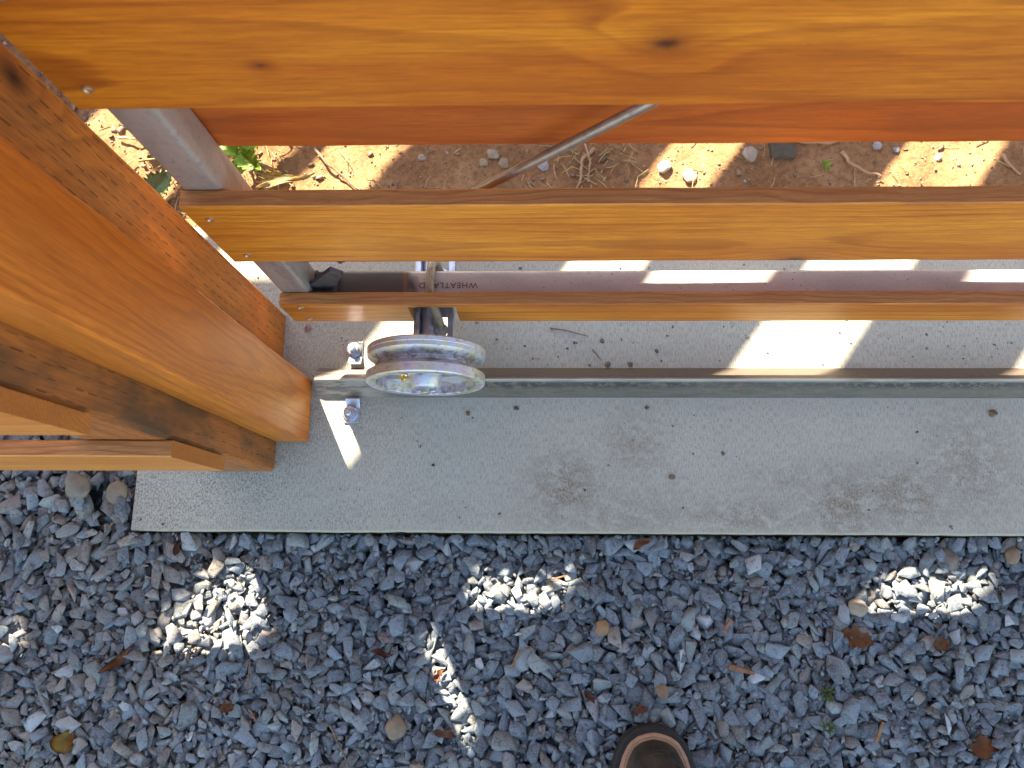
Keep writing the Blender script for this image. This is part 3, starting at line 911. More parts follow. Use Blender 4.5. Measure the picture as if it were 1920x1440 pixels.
put('grease_nipple', smooth_angle(bm_mesh(lathe_bm([(.0042, 0), (.0042, .004), (.0026, .005), (.0026, .009), (.0034, .0105), (.0020, .013), (.0002, .0132)], 16, 'Z'), 'nipple', brass)),
    wheel, (WX - .0215, WY + .004, WZ + .0455), (math.radians(60), 0, 0))

# --- wheel bracket: slotted channel carrying the axle housing
BX, BZ0, BW = -.132, .078, .0545
bm = bmesh.new()
y0b, y1b = .2705, .452
# base plate built round two slots
def plate(x0, x1, y0, y1): box_bm(x1 - x0, y1 - y0, .003, .0003, 1, bm, off=((x0 + x1) / 2, (y0 + y1) / 2, BZ0))
xa, xb = BX - BW / 2, BX + BW / 2
s0, s1 = BX + .003, BX + .0165
plate(xa, s0, y0b, y1b); plate(s1, xb, y0b, y1b)
plate(s0 + .0002, s1 - .0002, y0b, .280); plate(s0 + .0002, s1 - .0002, .318, .372); plate(s0 + .0002, s1 - .0002, .412, y1b)
for x in (xa + .0011, xb - .0011):
    box_bm(.0022, y1b - y0b, .021, .0005, 1, bm, off=(x, (y0b + y1b) / 2, BZ0 + .0122))
for x in (xa + .0052, xb - .0052):
    box_bm(.0058, y1b - y0b - .002, .0022, .0005, 1, bm, off=(x, (y0b + y1b) / 2, BZ0 + .0236)) if x < BX else None
bracket = put('wheel_bracket', bm_mesh(bm, 'channel', galv_blue), gate, (0, 0, 0))
put('axle_housing', smooth_angle(bm_mesh(lathe_bm([(.0001, 0), (.0098, 0), (.0098, .172), (.0001, .172)], 24, 'Y'), 'housing', galv_blue)), bracket, (BX - .0085, .2725, BZ0 + .0118))
pts = [(BX + .0085, .296, .070), (BX + .0080, .305, .100), (BX + .0020, .3195, .130), (BX + .001, .3175, .147), (BX + .0008, .323, .1505), (BX + .0006, .343, .1518),
       (BX + .0012, .362, .1512), (BX + .0022, .3735, .146), (BX + .0035, .3775, .130), (BX + .006, .3785, .100), (BX + .0075, .3785, .070)]
from mathutils import geometry
# smooth the bolt's path
P_ = [Vector(p) for p in pts]; sm = []
for i in range(len(P_) - 1):
    a0 = P_[max(i - 1, 0)]; a1 = P_[i]; a2 = P_[i + 1]; a3 = P_[min(i + 2, len(P_) - 1)]
    for k in range(6):
        t = k / 6
        sm.append(.5 * ((2 * a1) + (-a0 + a2) * t + (2 * a0 - 5 * a1 + 4 * a2 - a3) * t * t + (-a0 + 3 * a1 - 3 * a2 + a3) * t ** 3))
sm.append(P_[-1])
put('u_bolt', bm_mesh(tube_bm(sm, .0056, 14), 'ubolt', ubolt_m, True), bracket, (0, 0, 0))
def hexnut(name, r, h, mat):
    bm = bmesh.new()
    bmesh.ops.create_cone(bm, cap_ends=True, segments=6, radius1=r, radius2=r, depth=h)
    bmesh.ops.bevel(bm, geom=bm.edges[:], offset=r * .08, segments=2, affect='EDGES')
    return smooth_angle(bm_mesh(bm, name, mat), 25)
put('nut', hexnut('nut', .0095, .008, galv_blue), bracket, (BX + .0085, .2985, BZ0 + .0060))
put('nut', hexnut('nut', .0095, .008, galv_blue), bracket, (BX + .0072, .3785, BZ0 + .0060))

# ---------------------------------------------------------------- track: angle iron laid as a roof
hw, pk, th = .0222, .0236, .0034
ty = .2420
poly = [(ty - hw, .0002), (ty, pk), (ty + hw, .0002), (ty + hw - th * 1.45, .0002), (ty, pk - th * 1.45), (ty - hw + th * 1.45, .0002)]
bm = bmesh.new()
bmx = [(-.3135 + k * .05) for k in range(0, 59)]
secs = []
for x in bmx:
    w_ = mnoise.noise(Vector((x * 20, 1, 1))) * .0003
    secs.append([bm.verts.new((x, p[0], p[1] + (w_ if p[1] > .003 else 0))) for p in poly])
for A_, B_ in zip(secs, secs[1:]):
    for k in range(6): bm.faces.new((A_[k], B_[k], B_[(k + 1) % 6], A_[(k + 1) % 6]))
bm.faces.new(secs[0]); bm.faces.new(secs[-1][::-1])
bmesh.ops.bevel(bm, geom=[e for e in bm.edges if abs(e.verts[0].co.y - ty) < 1e-4 and abs(e.verts[1].co.y - ty) < 1e-4 and e.verts[0].co.z > pk - .002], offset=.0012, segments=2, affect='EDGES')
track = empty('gate_track', (.5, ty, 0), 'weathered grey angle iron gate track bolted down along the concrete slab', 'track')
put('angle_iron', bm_mesh(bm, 'angle', rail_m), track, (0, 0, 0))
def anchor(x, y, sgn):
    bm = box_bm(.023, .023, .003, .0008, 2)
    clip = put('clip', bm_mesh(bm, 'clip', zinc_bright), track, (x + .0015, y - .0015 * sgn, .0018))
    bm = box_bm(.020, .016, .0026, .0006, 1)
    put('tab', bm_mesh(bm, 'tab', zinc_bright), clip, (x + .003, y + sgn * .0155, .0055), (sgn * .55, 0, 0))
    put('washer', smooth_angle(bm_mesh(lathe_bm([(.0115, 0), (.0115, .0016), (.0108, .0019), (.0056, .0019), (.0056, 0)], 32, 'Z', close=True), 'w', zinc_bright)), clip, (x, y, .0036))
    put('nut', hexnut('nut', .0088, .0075, zinc_bright), clip, (x, y, .0094), (0, 0, .3 * sgn))
    put('stud', smooth_angle(bm_mesh(lathe_bm([(.0048, 0), (.0048, .0195), (.0040, .0205), (.0001, .0205)], 20, 'Z'), 's', galv_blue)), clip, (x, y, .0036))
for x in (-.262, .93, 2.05):
    anchor(x, .1945, 1)
    anchor(x, .2905, -1)

# ---------------------------------------------------------------- fence on the left: two posts, stop board, boards
fence = empty('slat_fence', (-.6, .2, 0), 'slatted cedar fence with incised posts standing beside the gate end', 'fence')
def post(name, x0, x1, y0, y1, z0, z1, mats, seed, parent=fence, rot=R_POST_R, bev=.004, wob=.0012):
    L_ = z1 - z0
    me = board_mesh(name, L_, (y1 - y0), (x1 - x0), mats, seed, bev=bev, wobble=wob, step=.04)
    return put(name, me, parent, ((x0 + x1) / 2, (y0 + y1) / 2, (z0 + z1) / 2), rot)
pe = wood_mat('post_edge', (0.50, 0.19, 0.048), (0.36, 0.125, 0.034), (0.15, 0.05, 0.016), seed=7.7, freq=60, incise=True, weather=.4, coat=.03, rough=.6)
post('post', -.490, -.3680, .2065, .348, .001, 1.36, [post_wood, pe, end_wood], 21, bev=.0045)
post('post', -.462, -.3690, .1105, .2045, .001, 1.36, [post_wood_dark, pe, end_wood], 22, bev=.005)
se = wood_mat('stop_edge', (0.62, 0.215, 0.030), (0.48, 0.14, 0.018), (0.22, 0.07, 0.018), seed=3.7, freq=80, coat=.15, rough=.5, flow=.2, contrast=.4)
post('stop_board', -.3685, -.3215, .1535, .2455, .0025, 1.33, [stop_wood, se, end_wood], 23, bev=.002)
def fboard(zlo, zhi, y, x0, x1, seed, mt=fence_wood):
    me = board_mesh('board', x1 - x0, zhi - zlo, .0172, [mt, edge_wood, end_wood], seed)
    put('board', me, fence, ((x0 + x1) / 2, y + .009, (zlo + zhi) / 2), R_FRONT)
for k, zlo in enumerate((.187, .475, .77, 1.06)):
    fboard(zlo, zlo + .141, .0920, -1.75, -.3665, 31 + k)
for k, zlo in enumerate((.331, .622, .915)):
    fboard(zlo, zlo + .141, .2050 if False else .2060, -1.75, -.5105 if True else -.37, 41 + k)
post('post', -1.85, -1.757, .1105, .2045, -.1, 1.36, [post_wood_dark, pe, end_wood], 29, bev=.005)

# ---------------------------------------------------------------- added timber screen, out of view: its diagonal boards stripe the sunlight
SY = 1.42
screen = empty('stripe_screen', (.0, SY, 0), 'added tall timber screen of diagonal boards, out of view, striping the sunlight', 'screen')
S = .72
K = (S + .46) / .85
def tier(z0, z1, gaps, xmin=-2.6, xmax=2.2):
    """boards fill everything but the gaps; gaps are ground intercepts on the line y=.333"""
    def edge(c, z): return c + S * (SY - .333) - z * K - .0   # x on the screen plane
    def X(c, z):
        y0 = SY - z / .85
        return c + S * (y0 - .333) - .46 * (SY - y0)
    gaps = sorted(gaps)
    cs = xmin; spans = []
    for a, b in gaps:
        spans.append((cs, a)); cs = b
    spans.append((cs, xmax))
    for a, b in spans:
        n = max(1, int(round((b - a) / .16)))
        for k in range(n):
            c0 = a + (b - a) * k / n; c1 = a + (b - a) * (k + 1) / n
            th_ = .018
            poly = [(X(c0, z0), z0), (X(c1, z0), z0), (X(c1, z1), z1), (X(c0, z1), z1)]
            bm = prism_bm(poly, -.009, .009, 'Y')
            xc = sum(p[0] for p in poly) / 4; zc = (z0 + z1) / 2
            bmesh.ops.translate(bm, vec=(-xc, 0, -zc), verts=bm.verts)
            put('board', bm_mesh(bm, 'board', back_wood), screen, (xc, SY + (.0 if k % 2 == 0 else .0004), zc))
tier(.02, .880, [(-.97, -.745), (-.70, -.600), (-.565, -.436), (-.015, .11), (.345, .510), (.745, .90), (1.15, 1.3)])
tier(.884, 1.130, [(-.226, -.107), (.340, .500), (.750, .90), (1.15, 1.3)])
tier(1.180, 1.80, [(-.445, -.41), (-.230, -.085), (.150, .305), (.722, .885), (1.15, 1.3)])
for zc, zh in ((.05, .034), (.882, .018), (1.155, .086), (1.79, .034)):
    bm = box_bm(6.2, .03, zh, .002)
    put('rail', bm_mesh(bm, 'rail', back_wood), screen, (0, SY + .026, zc + .0221))
for x in (-3.05, -1.4, 1.2, 3.05):
    bm = box_bm(.089, .089, 1.96, .004)
    put('post', bm_mesh(bm, 'post', post_wood_dark), screen, (x, SY + .088, .84))

# ---------------------------------------------------------------- boot
leather = simple_mat('oiled_leather', (0.010, 0.009, 0.008), (0.060, 0.048, 0.036), 38, .55, 0, .5, .0014)
rubber = simple_mat('sole_rubber', (0.012, 0.011, 0.011), (0.025, 0.022, 0.02), 200, .8, 0, .4, .001)
welt_m = simple_mat('tan_welt', (0.30, 0.155, 0.09), (0.42, 0.23, 0.14), 90, .7, 0, .4, .0008)
thread_m = simple_mat('waxed_thread', (0.07, 0.03, 0.015), (0.40, 0.27, 0.15), 500, .8)
BXc, BTip, BLen = .1625, -.2235, .300
boot = empty('work_boot', (BXc, -.37, -.02), 'dark oiled leather work boot with stitched tan welt planted on the gravel', 'boot')
def half_w(t):   # t: 0 toe .. 1 heel
    pts = [(0, 0), (.002, .006), (.008, .015), (.02, .025), (.05, .0385), (.11, .0490), (.2, .0570), (.3, .060), (.4, .056), (.5, .044), (.62, .038), (.75, .0385), (.88, .038), (.95, .031), (.985, .018), (1, 0)]
    for (a, va), (b, vb) in zip(pts, pts[1:]):
        if a <= t <= b: return va + (vb - va) * (t - a) / (b - a)
    return 0
ts = [0, .002, .006, .012, .02, .03, .045, .065, .09, .12, .16, .2, .26, .33, .4, .48, .56, .64, .72, .8, .86, .91, .945, .97, .985, .995, 1]
loop = [(half_w(t) * 1.0, -t * BLen) for t in ts] + [(-half_w(t) * (1.0), -t * BLen) for t in ts[-2:0:-1]]
def inset(lp, d):
    n = len(lp); out = []
    for i in range(n):
        p = Vector(lp[i - 1]); q = Vector(lp[i]); r = Vector(lp[(i + 1) % n])
        t = (r - p).normalized(); nn = Vector((t.y, -t.x))
        c = Vector((0, -BLen / 2)) - q
        if nn.dot(c) < 0: nn = -nn
        out.append(tuple(q + nn * d))
    return out
def ringloft(levels, cap=True, bm=None):
    bm = bm or bmesh.new(); rr = []
    for lp, z in levels:
        rr.append([bm.verts.new((p[0], p[1], z if not callable(z) else z(p))) for p in lp])
    for A_, B_ in zip(rr, rr[1:]):
        n = len(A_)
        for k in range(n): bm.faces.new((A_[k], A_[(k + 1) % n], B_[(k + 1) % n], B_[k]))
    if cap: bm.faces.new(rr[0][::-1]); bm.faces.new(rr[-1])
    return bm
bo = (BXc, BTip, 0)
put('sole', smooth_angle(bm_mesh(ringloft([(inset(loop, .002), -.020), (loop, -.017), (loop, .003), (inset(loop, .0025), .0055), (inset(loop, .0095), .0058)]), 'sole', rubber), 40), boot, bo)
put('welt', smooth_angle(bm_mesh(ringloft([(inset(loop, .0086), .0056), (inset(loop, .0078), .0072), (inset(loop, .0082), .0098), (inset(loop, .0120), .0104), (inset(loop, .0125), .0100), (inset(loop, .0131), .0104), (inset(loop, .0158), .0104)]), 'welt', welt_m), 30), boot, bo)
bm = bmesh.new()
st_loop = inset(loop, .0127)
dense = []
for i in range(len(st_loop)):
    p = Vector(st_loop[i]); q = Vector(st_loop[(i + 1) % len(st_loop)])
    dense.append((p, q, (q - p).length))
tot = sum(d[2] for d in dense); pos = 0; stp = .0042; acc = 0
dd = 0
while dd < tot:
    c = dd; 
    for p, q, l in dense:
        if c <= l:
            m_ = p + (q - p) * (c / max(l, 1e-6)); dr = (q - p).normalized()
            if m_.y > -.2:
                tube_bm([(m_.x - dr.x * .0013, m_.y - dr.y * .0013, .0101), (m_.x, m_.y, .0107), (m_.x + dr.x * .0013, m_.y + dr.y * .0013, .0101)], .0006, 6, bm)
            break
        c -= l
    dd += stp
put('stitching', bm_mesh(bm, 'stitching', thread_m), boot, bo)
# upper: toe cap, vamp and low shaft
lv = []
base = inset(loop, .0156)
cen = Vector((0, -BLen * .72))
def topz(y):     # height of the boot's top line at this distance from the toe
    t = -y / BLen
    pts = [(0, .034), (.08, .046), (.2, .056), (.3, .060), (.42, .078), (.52, .105), (.6, .135), (1.0, .155)]
    for (a, va), (b, vb) in zip(pts, pts[1:]):
        if a <= t <= b: return va + (vb - va) * (t - a) / (b - a)
    return pts[-1][1]
N = 16
bm = bmesh.new(); rr = []
cyb = -BLen * .73
def top_pt(x, y):
    a = math.atan2(x / .055, (y + BLen / 2) / (BLen / 2))
    return math.sin(a) * .043, cyb + math.cos(a) * .055
for k in range(N + 4):
    f = min(1, k / N); ring = []
    for (x, y) in base:
        tx, ty_ = top_pt(x, y)
        e = 1 - math.cos(f * math.pi / 2)
        if y > -BLen * .5: e = e * .92 + .08 * f
        px, py = x + (tx - x) * e, y + (ty_ - y) * e
        z = .0104 + .105 * math.sin(f * math.pi / 2) ** 1.05 + .02 * f + max(0, k - N) * .014
        ring.append(bm.verts.new((px, py, z)))
    rr.append(ring)
# rolled collar and the sock just inside it
for sc_k, zz in ((.94, .004), (.86, .0), (.80, -.012)):
    ring = []
    for v in rr[N + 3]:
        ring.append(bm.verts.new((v.co.x * sc_k, cyb + (v.co.y - cyb) * sc_k, v.co.z + zz)))
    rr.append(ring)
for A_, B_ in zip(rr, rr[1:]):
    n = len(A_)
    for k in range(n): bm.faces.new((A_[k], A_[(k + 1) % n], B_[(k + 1) % n], B_[k]))
bm.faces.new(rr[-1])
for v in bm.verts: v.co.z += mnoise.noise(v.co * 40) * .0012
up_ = put('upper', bm_mesh(bm, 'upper', leather, True), boot, bo)
from mathutils.bvhtree import BVHTree
um = up_.data
bvh = BVHTree.FromPolygons([v.co.copy() for v in um.vertices], [tuple(p.vertices) for p in um.polygons])
bm = bmesh.new()
for rad_, off_ in ((.034, 0), (.0375, .0022)):
    seam = []
    for k in range(61):
        a = math.radians(-86 + 172 * k / 60)
        x = math.sin(a) * rad_; y = -.070 + math.cos(a) * (.0455 + off_)
        hit = bvh.ray_cast(Vector((x, y, .5)), Vector((0, 0, -1)))
        if hit[0] is not None: seam.append(hit[0] + Vector((0, 0, .0001)))
    if len(seam) > 4: tube_bm(seam, .0010, 6, bm)
put('toe_seam', bm_mesh(bm, 'toe_seam', leather, True), boot, bo)

# ---------------------------------------------------------------- small things on the gravel
def on_gravel(x, y): return pile.height(x, y)
tan = (0.36, 0.22, 0.12)
for (x, y, sx, sy, c, lab, sd) in (
    (.100, -.103, .0115, .0110, (0.36, 0.20, 0.10), 'round tan pebble on grey gravel above and left of the boot', 1),
    (-.184, -.236, .0165, .0150, (0.27, 0.19, 0.125), 'large tan pebble on grey gravel near the lower edge left of the strip of sun', 2),
    (.179, -.184, .0105, .009, (0.24, 0.15, 0.09), 'brown pebble just above the boot toe', 3),
    (.453, -.073, .0135, .0125, (0.36, 0.29, 0.20), 'tan pebble at the left end of the right-hand patch of sunlit gravel', 4),
    (.588, -.007, .018, .015, (0.20, 0.155, 0.12), 'big brownish pebble right of the sunlit gravel and below the slab', 5),
    (.672, -.002, .012, .010, (0.26, 0.16, 0.10), 'rusty brown pebble near the slab at the right edge of the photo', 6),
    (-.595, .080, .0165, .016, (0.26, 0.20, 0.14), 'rounded tan stone wedged against the left end of the slab', 7),
    (-.634, .086, .019, .016, (0.20, 0.17, 0.13), 'dull brown stone under the fence boards left of the slab', 8),
    (-.545, -.300, .014, .012, (0.22, 0.21, 0.17), 'greenish river pebble at the bottom left of the gravel', 9)):
    soft_stone('pebble', (x, y, on_gravel(x, y) + .002), (sx, sy, min(sx, sy) * .62), tuple(q * .78 for q in c), lab, 'pebble', 'tan pebbles among the gravel', sd, yaw=sd * .7)

def leaf_mesh(name, L, W, curl, m, seed, lobes=0, n=10, bend=.3, serr=0, fold=.3):
    bm = bmesh.new(); rows = []
    for i in range(n + 1):
        t = i / n
        wdt = W * math.sin(math.pi * min(1, t ** .75)) ** .8 * (1 + lobes * .35 * math.sin(t * 18 + seed))
        if serr: wdt *= 1 + serr * (.5 if i % 2 else -.5)
        row = []
        for k, u in enumerate((-1, -.5, 0, .5, 1)):
            x = L * (t - .5); y = u * wdt * .5
            z = abs(u) ** 1.3 * wdt * fold + bend * L * (t - .5) ** 2 + curl * L * .06 * math.sin(t * 9 + u * 2 + seed)
            y += curl * L * .05 * math.sin(t * 7 + seed)
            row.append(bm.verts.new((x, y, z)))
        rows.append(row)
    for A_, B_ in zip(rows, rows[1:]):
        for k in range(4): bm.faces.new((A_[k], B_[k], B_[k + 1], A_[k + 1]))
    r = bmesh.ops.solidify(bm, geom=bm.faces[:], thickness=.0004)
    return bm_mesh(bm, name, m, True)
brown_leaf = simple_mat('dead_leaf', (0.16, 0.06, 0.025), (0.30, 0.13, 0.055), 60, .7)
rust_leaf = simple_mat('rust_leaf', (0.14, 0.045, 0.02), (0.26, 0.10, 0.045), 60, .6)
yel_leaf = simple_mat('yellow_leaf', (0.33, 0.24, 0.03), (0.26, 0.07, 0.02), 35, .5)
red_leaf = simple_mat('dark_red_leaf', (0.09, 0.02, 0.012), (0.16, 0.05, 0.02), 60, .5)
G_LEAF = 'fallen leaves on the gravel'
for (x, y, L_, W_, yaw, m, lab, lo) in (
    (-.637, -.256, .034, .030, 1.2, yel_leaf, 'yellow green leaf with brown edge at the bottom left of the gravel', 0),
    (-.572, -.150, .058, .013, .75, rust_leaf, 'curled rust brown leaf left of the triangle of sunlit gravel', 0),
    (.449, -.114, .044, .026, -.35, brown_leaf, 'crumpled brown leaf on gravel below the right-hand patch of sun', 1),
    (.598, -.249, .032, .030, 1.4, brown_leaf, 'crumpled brown leaf at the lower right of the gravel', 1),
    (.560, -.118, .024, .020, .4, brown_leaf, 'small brown leaf fragment beside the crumpled leaf on the right', 1),
    (-.114, -.240, .030, .012, -.3, rust_leaf, 'orange brown leaf at the foot of the narrow strip of sunlit gravel', 0),
    (-.127, -.165, .022, .010, .8, rust_leaf, 'orange scrap of leaf inside the narrow strip of sunlit gravel', 1),
    (.225 - .07, .012, .030, .010, .5, brown_leaf, 'pale brown curled leaf on gravel touching the front of the slab', 0),
    (-.205, -.139, .034, .008, -.1, red_leaf, 'dark reddish leaf left of the narrow strip of sun', 0),
    (.080, -.192, .022, .008, -.9, red_leaf, 'small dark red leaf on gravel left of the boot', 0),
    (-.500, .003, .024, .010, 1.3, red_leaf, 'dark red leaf beneath the front left corner of the slab', 0),
    (.148, -.207, .022, .013, .2, rust_leaf, 'rusty leaf scrap just left of the boot toe', 1),
    (-.415, -.210, .020, .016, .3, rust_leaf, 'small rusty leaf scrap below the triangle of sunlit gravel', 1)):
    o = put('fallen_leaf', leaf_mesh('leaf', L_, W_, 1.0, m, x * 31, lo), None, (x, y, on_gravel(x, y) + .007), (g.uniform(-.3, .3), g.uniform(-.3, .3), yaw))
    tag(o, lab, 'leaf', G_LEAF)

chip_m = wood_mat('wood_chip', (0.30, 0.15, 0.08), (0.23, 0.11, 0.055), (0.12, 0.05, 0.025), seed=1.1, freq=500, coat=0, rough=.8)
def chip(x, y, L_, W_, yaw, lab, z=None, m=chip_m):
    bm = box_bm(L_, W_, W_ * .5, W_ * .12, 1)
    for v in bm.verts:
        v.co.y *= 1 - .35 * (v.co.x / L_ + .5)
        v.co.z += .06 * L_ * math.sin(v.co.x / L_ * 3)
    o = put('wood_chip', bm_mesh(bm, 'chip', m), None, (x, y, (on_gravel(x, y) + .006) if z is None else z), (.15, -.1, yaw))
    return tag(o, lab, 'wood chip', 'splinters of wood')
chip(.287, -.155, .034, .0075, -.2, 'pinkish brown splinter of wood on the gravel right of the boot')
chip(-.022, -.147, .034, .0040, 1.2, 'thin orange splinter of wood between the two patches of sunlit gravel')
chip(-.390, -.168, .034, .0022, -1.5, 'thin reddish sliver below the triangle of sunlit gravel')
chip(.465, -.232, .030, .006, 1.25, 'brown wood splinter in the gravel above the right-hand crumpled leaf')
chip(.272, -.098, .022, .006, 1.0, 'small wood chip in the gravel left of the long blue stone')
chip(.035, -.036, .030, .0026, .3, 'thin orange sliver on the middle patch of sunlit gravel')
chip(-.381, -.222, .016, .003, -.9, 'tiny orange splinter near the bottom left gravel')

twig_m = simple_mat('twig_bark', (0.10, 0.055, 0.03), (0.24, 0.15, 0.09), 200, .85)
root_m = simple_mat('pale_root', (0.28, 0.17, 0.10), (0.42, 0.29, 0.19), 150, .85)
def twig(path, r, lab, m=twig_m, name='twig', group='twigs and roots', n=8):
    P_ = [Vector(p) for p in path]
    c = P_[0].copy()
    pts = []
    for i in range(len(P_) - 1):
        for k in range(5):
            t = k / 5
            p = P_[i].lerp(P_[i + 1], t) - c
            p += Vector((mnoise.noise(p * 60 + c * 9), mnoise.noise(p * 60 + c * 5 + Vector((5, 5, 5))), 0)) * r * 1.2
            pts.append(p)
    pts.append(P_[-1] - c)
    rr_ = [r * (1 - .6 * i / len(pts)) for i in range(len(pts))]
    return tag(put(name, bm_mesh(tube_bm(pts, rr_, n), 'twig', m, True), None, c), lab, 'twig', group)
def gz(x, y, h=.004): return (x, y, on_gravel(x, y) + h)
twig([gz(-.275, -.232), gz(-.262, -.255), gz(-.248, -.278), gz(-.235, -.30)], .0016, 'thin curved brown twig on gravel at the bottom edge left of centre')
twig([gz(-.60, .03), gz(-.585, .045), gz(-.578, .03)], .0012, 'fine bent twig in the stones left of the slab')
twig([(.028, .325, .002), (.045, .322, .0025), (.062, .318, .002), (.085, .312, .002)], .0011, 'dry dark twig lying on the concrete just in front of the lowest plank')
twig([(.090, .292, .002), (.097, .284, .002), (.103, .276, .002)], .0010, 'short reddish sliver on the concrete behind the track', n=6)

# clods, chips and flakes on the slab
for (x, y, s_, c, lab, sd) in (
    (-.333, .326, .0055, (0.32, 0.17, 0.14), 'pinkish stone chip on the concrete between post and gate', 1),
    (-.091, .196, .0035, (0.16, 0.09, 0.05), 'small brown flake on concrete right below the wheel', 2),
    (-.021, .204, .0035, (0.10, 0.07, 0.05), 'tiny dark flake on concrete further right of the wheel', 3),
    (.113, .2695, .0045, (0.17, 0.12, 0.08), 'brown clod of mud against the back of the track', 4),
    (.146, .2700, .0040, (0.15, 0.10, 0.07), 'smaller mud clod behind the track, right of the first', 5),
    (.660, .198, .0060, (0.15, 0.10, 0.06), 'splat of brown mud on the concrete near the right edge', 6),
    (.168, .205, .0028, (0.10, 0.08, 0.06), 'tiny dark speck of dirt on concrete in front of the track', 7),
    (.274, .139, .0028, (0.13, 0.10, 0.07), 'speck of dirt in the middle of the bare concrete', 8),
    (.200, .105, .0045, (0.18, 0.13, 0.09), 'flat brown crumb on the concrete left of the big stain', 9),
    (-.140, .121, .0022, (0.06, 0.05, 0.04), 'black speck on concrete below the wheel', 10),
    (.105, .305, .0035, (0.16, 0.12, 0.08), 'round clod on concrete behind the track', 11),
    (.185, .290, .0030, (0.14, 0.10, 0.07), 'little clod right of the round one behind the track', 12)):
    soft_stone('dirt_clod', (x, y, s_ * .35), (s_, s_ * .85, s_ * .5), c, lab, 'clod', 'bits of dirt on the slab', sd, .9, yaw=sd)
# fine specks scattered on the slab: past counting
sp = Pile(-.58, 1.4, .03, .49, .004, 0.0)
for _ in range(3600):
    x = g.uniform(-.56, .95); y = g.uniform(.03, .485)
    if g.random() < .55: y = g.uniform(.268, .42)
    if abs(y - ty) < .026: continue
    if x < -.31 and .10 < y < .35: continue
    s_ = min(.0022, g.lognormvariate(math.log(.00065), .5))
    c = (0.12, 0.08, 0.05) if g.random() < .8 else (0.3, 0.27, 0.23)
    sp.H[:] = sp.H if False else sp.H
    sp.drop(x, y, s_ * 1.3, s_, s_ * .6, g.uniform(0, 3), (0, 0), .5, g.choice(VAR_P), c)
tag(sp.build('dirt_specks', soil_grit_m), 'fine specks of soil scattered over the concrete slab', kind='stuff')

# ---------------------------------------------------------------- things on the soil behind the gate
def dz(x, y): return float(dirt_z(np.array([[x]]), np.array([[y]]))[0, 0])
for (x, y, sx, sy, c, lab, sd, bl) in (
    (.392, .622, .0185, .0200, (0.115, 0.10, 0.075), 'flat dark grey square stone set in the brown soil', 1, True),
    (.342, .611, .0130, .0110, (0.42, 0.36, 0.30), 'pale angular stone left of the dark square stone', 2, False),
    (.020, .593, .0085, .0085, (0.42, 0.41, 0.41), 'round whitish pebble beside the truss rod', 3, False),
    (.113, .608, .0080, .0078, (0.22, 0.125, 0.07), 'round brown pebble among dry roots', 4, False),
    (-.060, .614, .0085, .0095, (0.38, 0.32, 0.24), 'pale yellowish stone in soil left of the rod, uppermost', 5, False),
    (-.043, .598, .0085, .0080, (0.36, 0.28, 0.19), 'tan stone in soil next to the yellowish stone', 6, False),
    (-.075, .600, .0070, .0065, (0.40, 0.33, 0.22), 'small cream stone left in the row of stones by the rod', 7, False),
    (.249, .575, .0110, .0120, (0.52, 0.33, 0.24), 'pinkish stone lit by the sun above the middle plank', 8, False),
    (.208, .590, .0120, .0100, (0.50, 0.42, 0.32), 'cream stone in the sunlit stripe of soil right of the roots', 9, False),
    (-.174, .612, .0055, .0060, (0.45, 0.38, 0.30), 'small white stone in the shaded soil left', 10, False),
    (.545, .628, .0070, .0065, (0.45, 0.45, 0.47), 'bluish white pebble right of the thick root', 11, False),
    (.575, .622, .0055, .0055, (0.30, 0.30, 0.33), 'small grey pebble near the bluish white one', 12, False),
    (-.590, .640, .0090, .0080, (0.40, 0.22, 0.17), 'pink pebble in the soil left of the steel frame post', 13, False),
    (.640, .610, .0065, .0060, (0.55, 0.50, 0.42), 'cream pebble in the right-hand sunlit soil', 14, False)):
    soft_stone('stone', (x, y, dz(x, y) + .002), (sx, sy, min(sx, sy) * .55), c, lab, 'stone', 'stones on the soil', sd + 20, .9, bl, yaw=sd * .8 if not bl else .08)
def sz(x, y, h=.004): return (x, y, dz(x, y) + h)
twig([sz(.395, .648), sz(.43, .628, .008), sz(.462, .627, .010), sz(.495, .640, .008), sz(.52, .642)], .0042, 'thick pale root lying along the soil under the upper plank', root_m)
twig([sz(.486, .612), sz(.492, .595, .008), sz(.513, .582, .010), sz(.545, .572, .006)], .0032, 'pale bent root ending in the right-hand sunlit soil', root_m)
twig([sz(.735, .612), sz(.745, .592, .006), sz(.758, .575)], .0028, 'short pale stick near the right edge of the soil', root_m)
twig([sz(-.345, .628), sz(-.325, .60, .008), sz(-.290, .572, .008), sz(-.272, .555)], .0026, 'thin dark root crossing the left sunlit soil', twig_m)
twig([sz(.098, .625), sz(.080, .600, .010), sz(.078, .570, .008), sz(.070, .552)], .0030, 'curved dry root just right of the truss rod', root_m)
twig([sz(.085, .632), sz(.092, .600, .012), sz(.088, .565, .006)], .0018, 'slender dry root crossing the curved one', root_m)
twig([sz(.10, .645), sz(.13, .620, .010), sz(.155, .612)], .0018, 'forked dry stem above the brown pebble', twig_m)
twig([sz(.110, .588), sz(.135, .600, .008), sz(.160, .596, .004)], .0020, 'little curled root right of the brown pebble', twig_m)
twig([sz(-.66, .645), sz(-.63, .640, .012), sz(-.60, .648, .006)], .0022, 'pale stalk in the sunlit rubble at the far left', root_m)
twig([sz(-.62, .600, .012), sz(-.585, .606, .014), sz(-.555, .600, .010), sz(-.535, .612, .01)], .0020, 'greenish stem lying in shaded soil left of the steel post', simple_mat('green_stem', (0.14, 0.13, 0.04), (0.22, 0.2, 0.06), 100, .7))
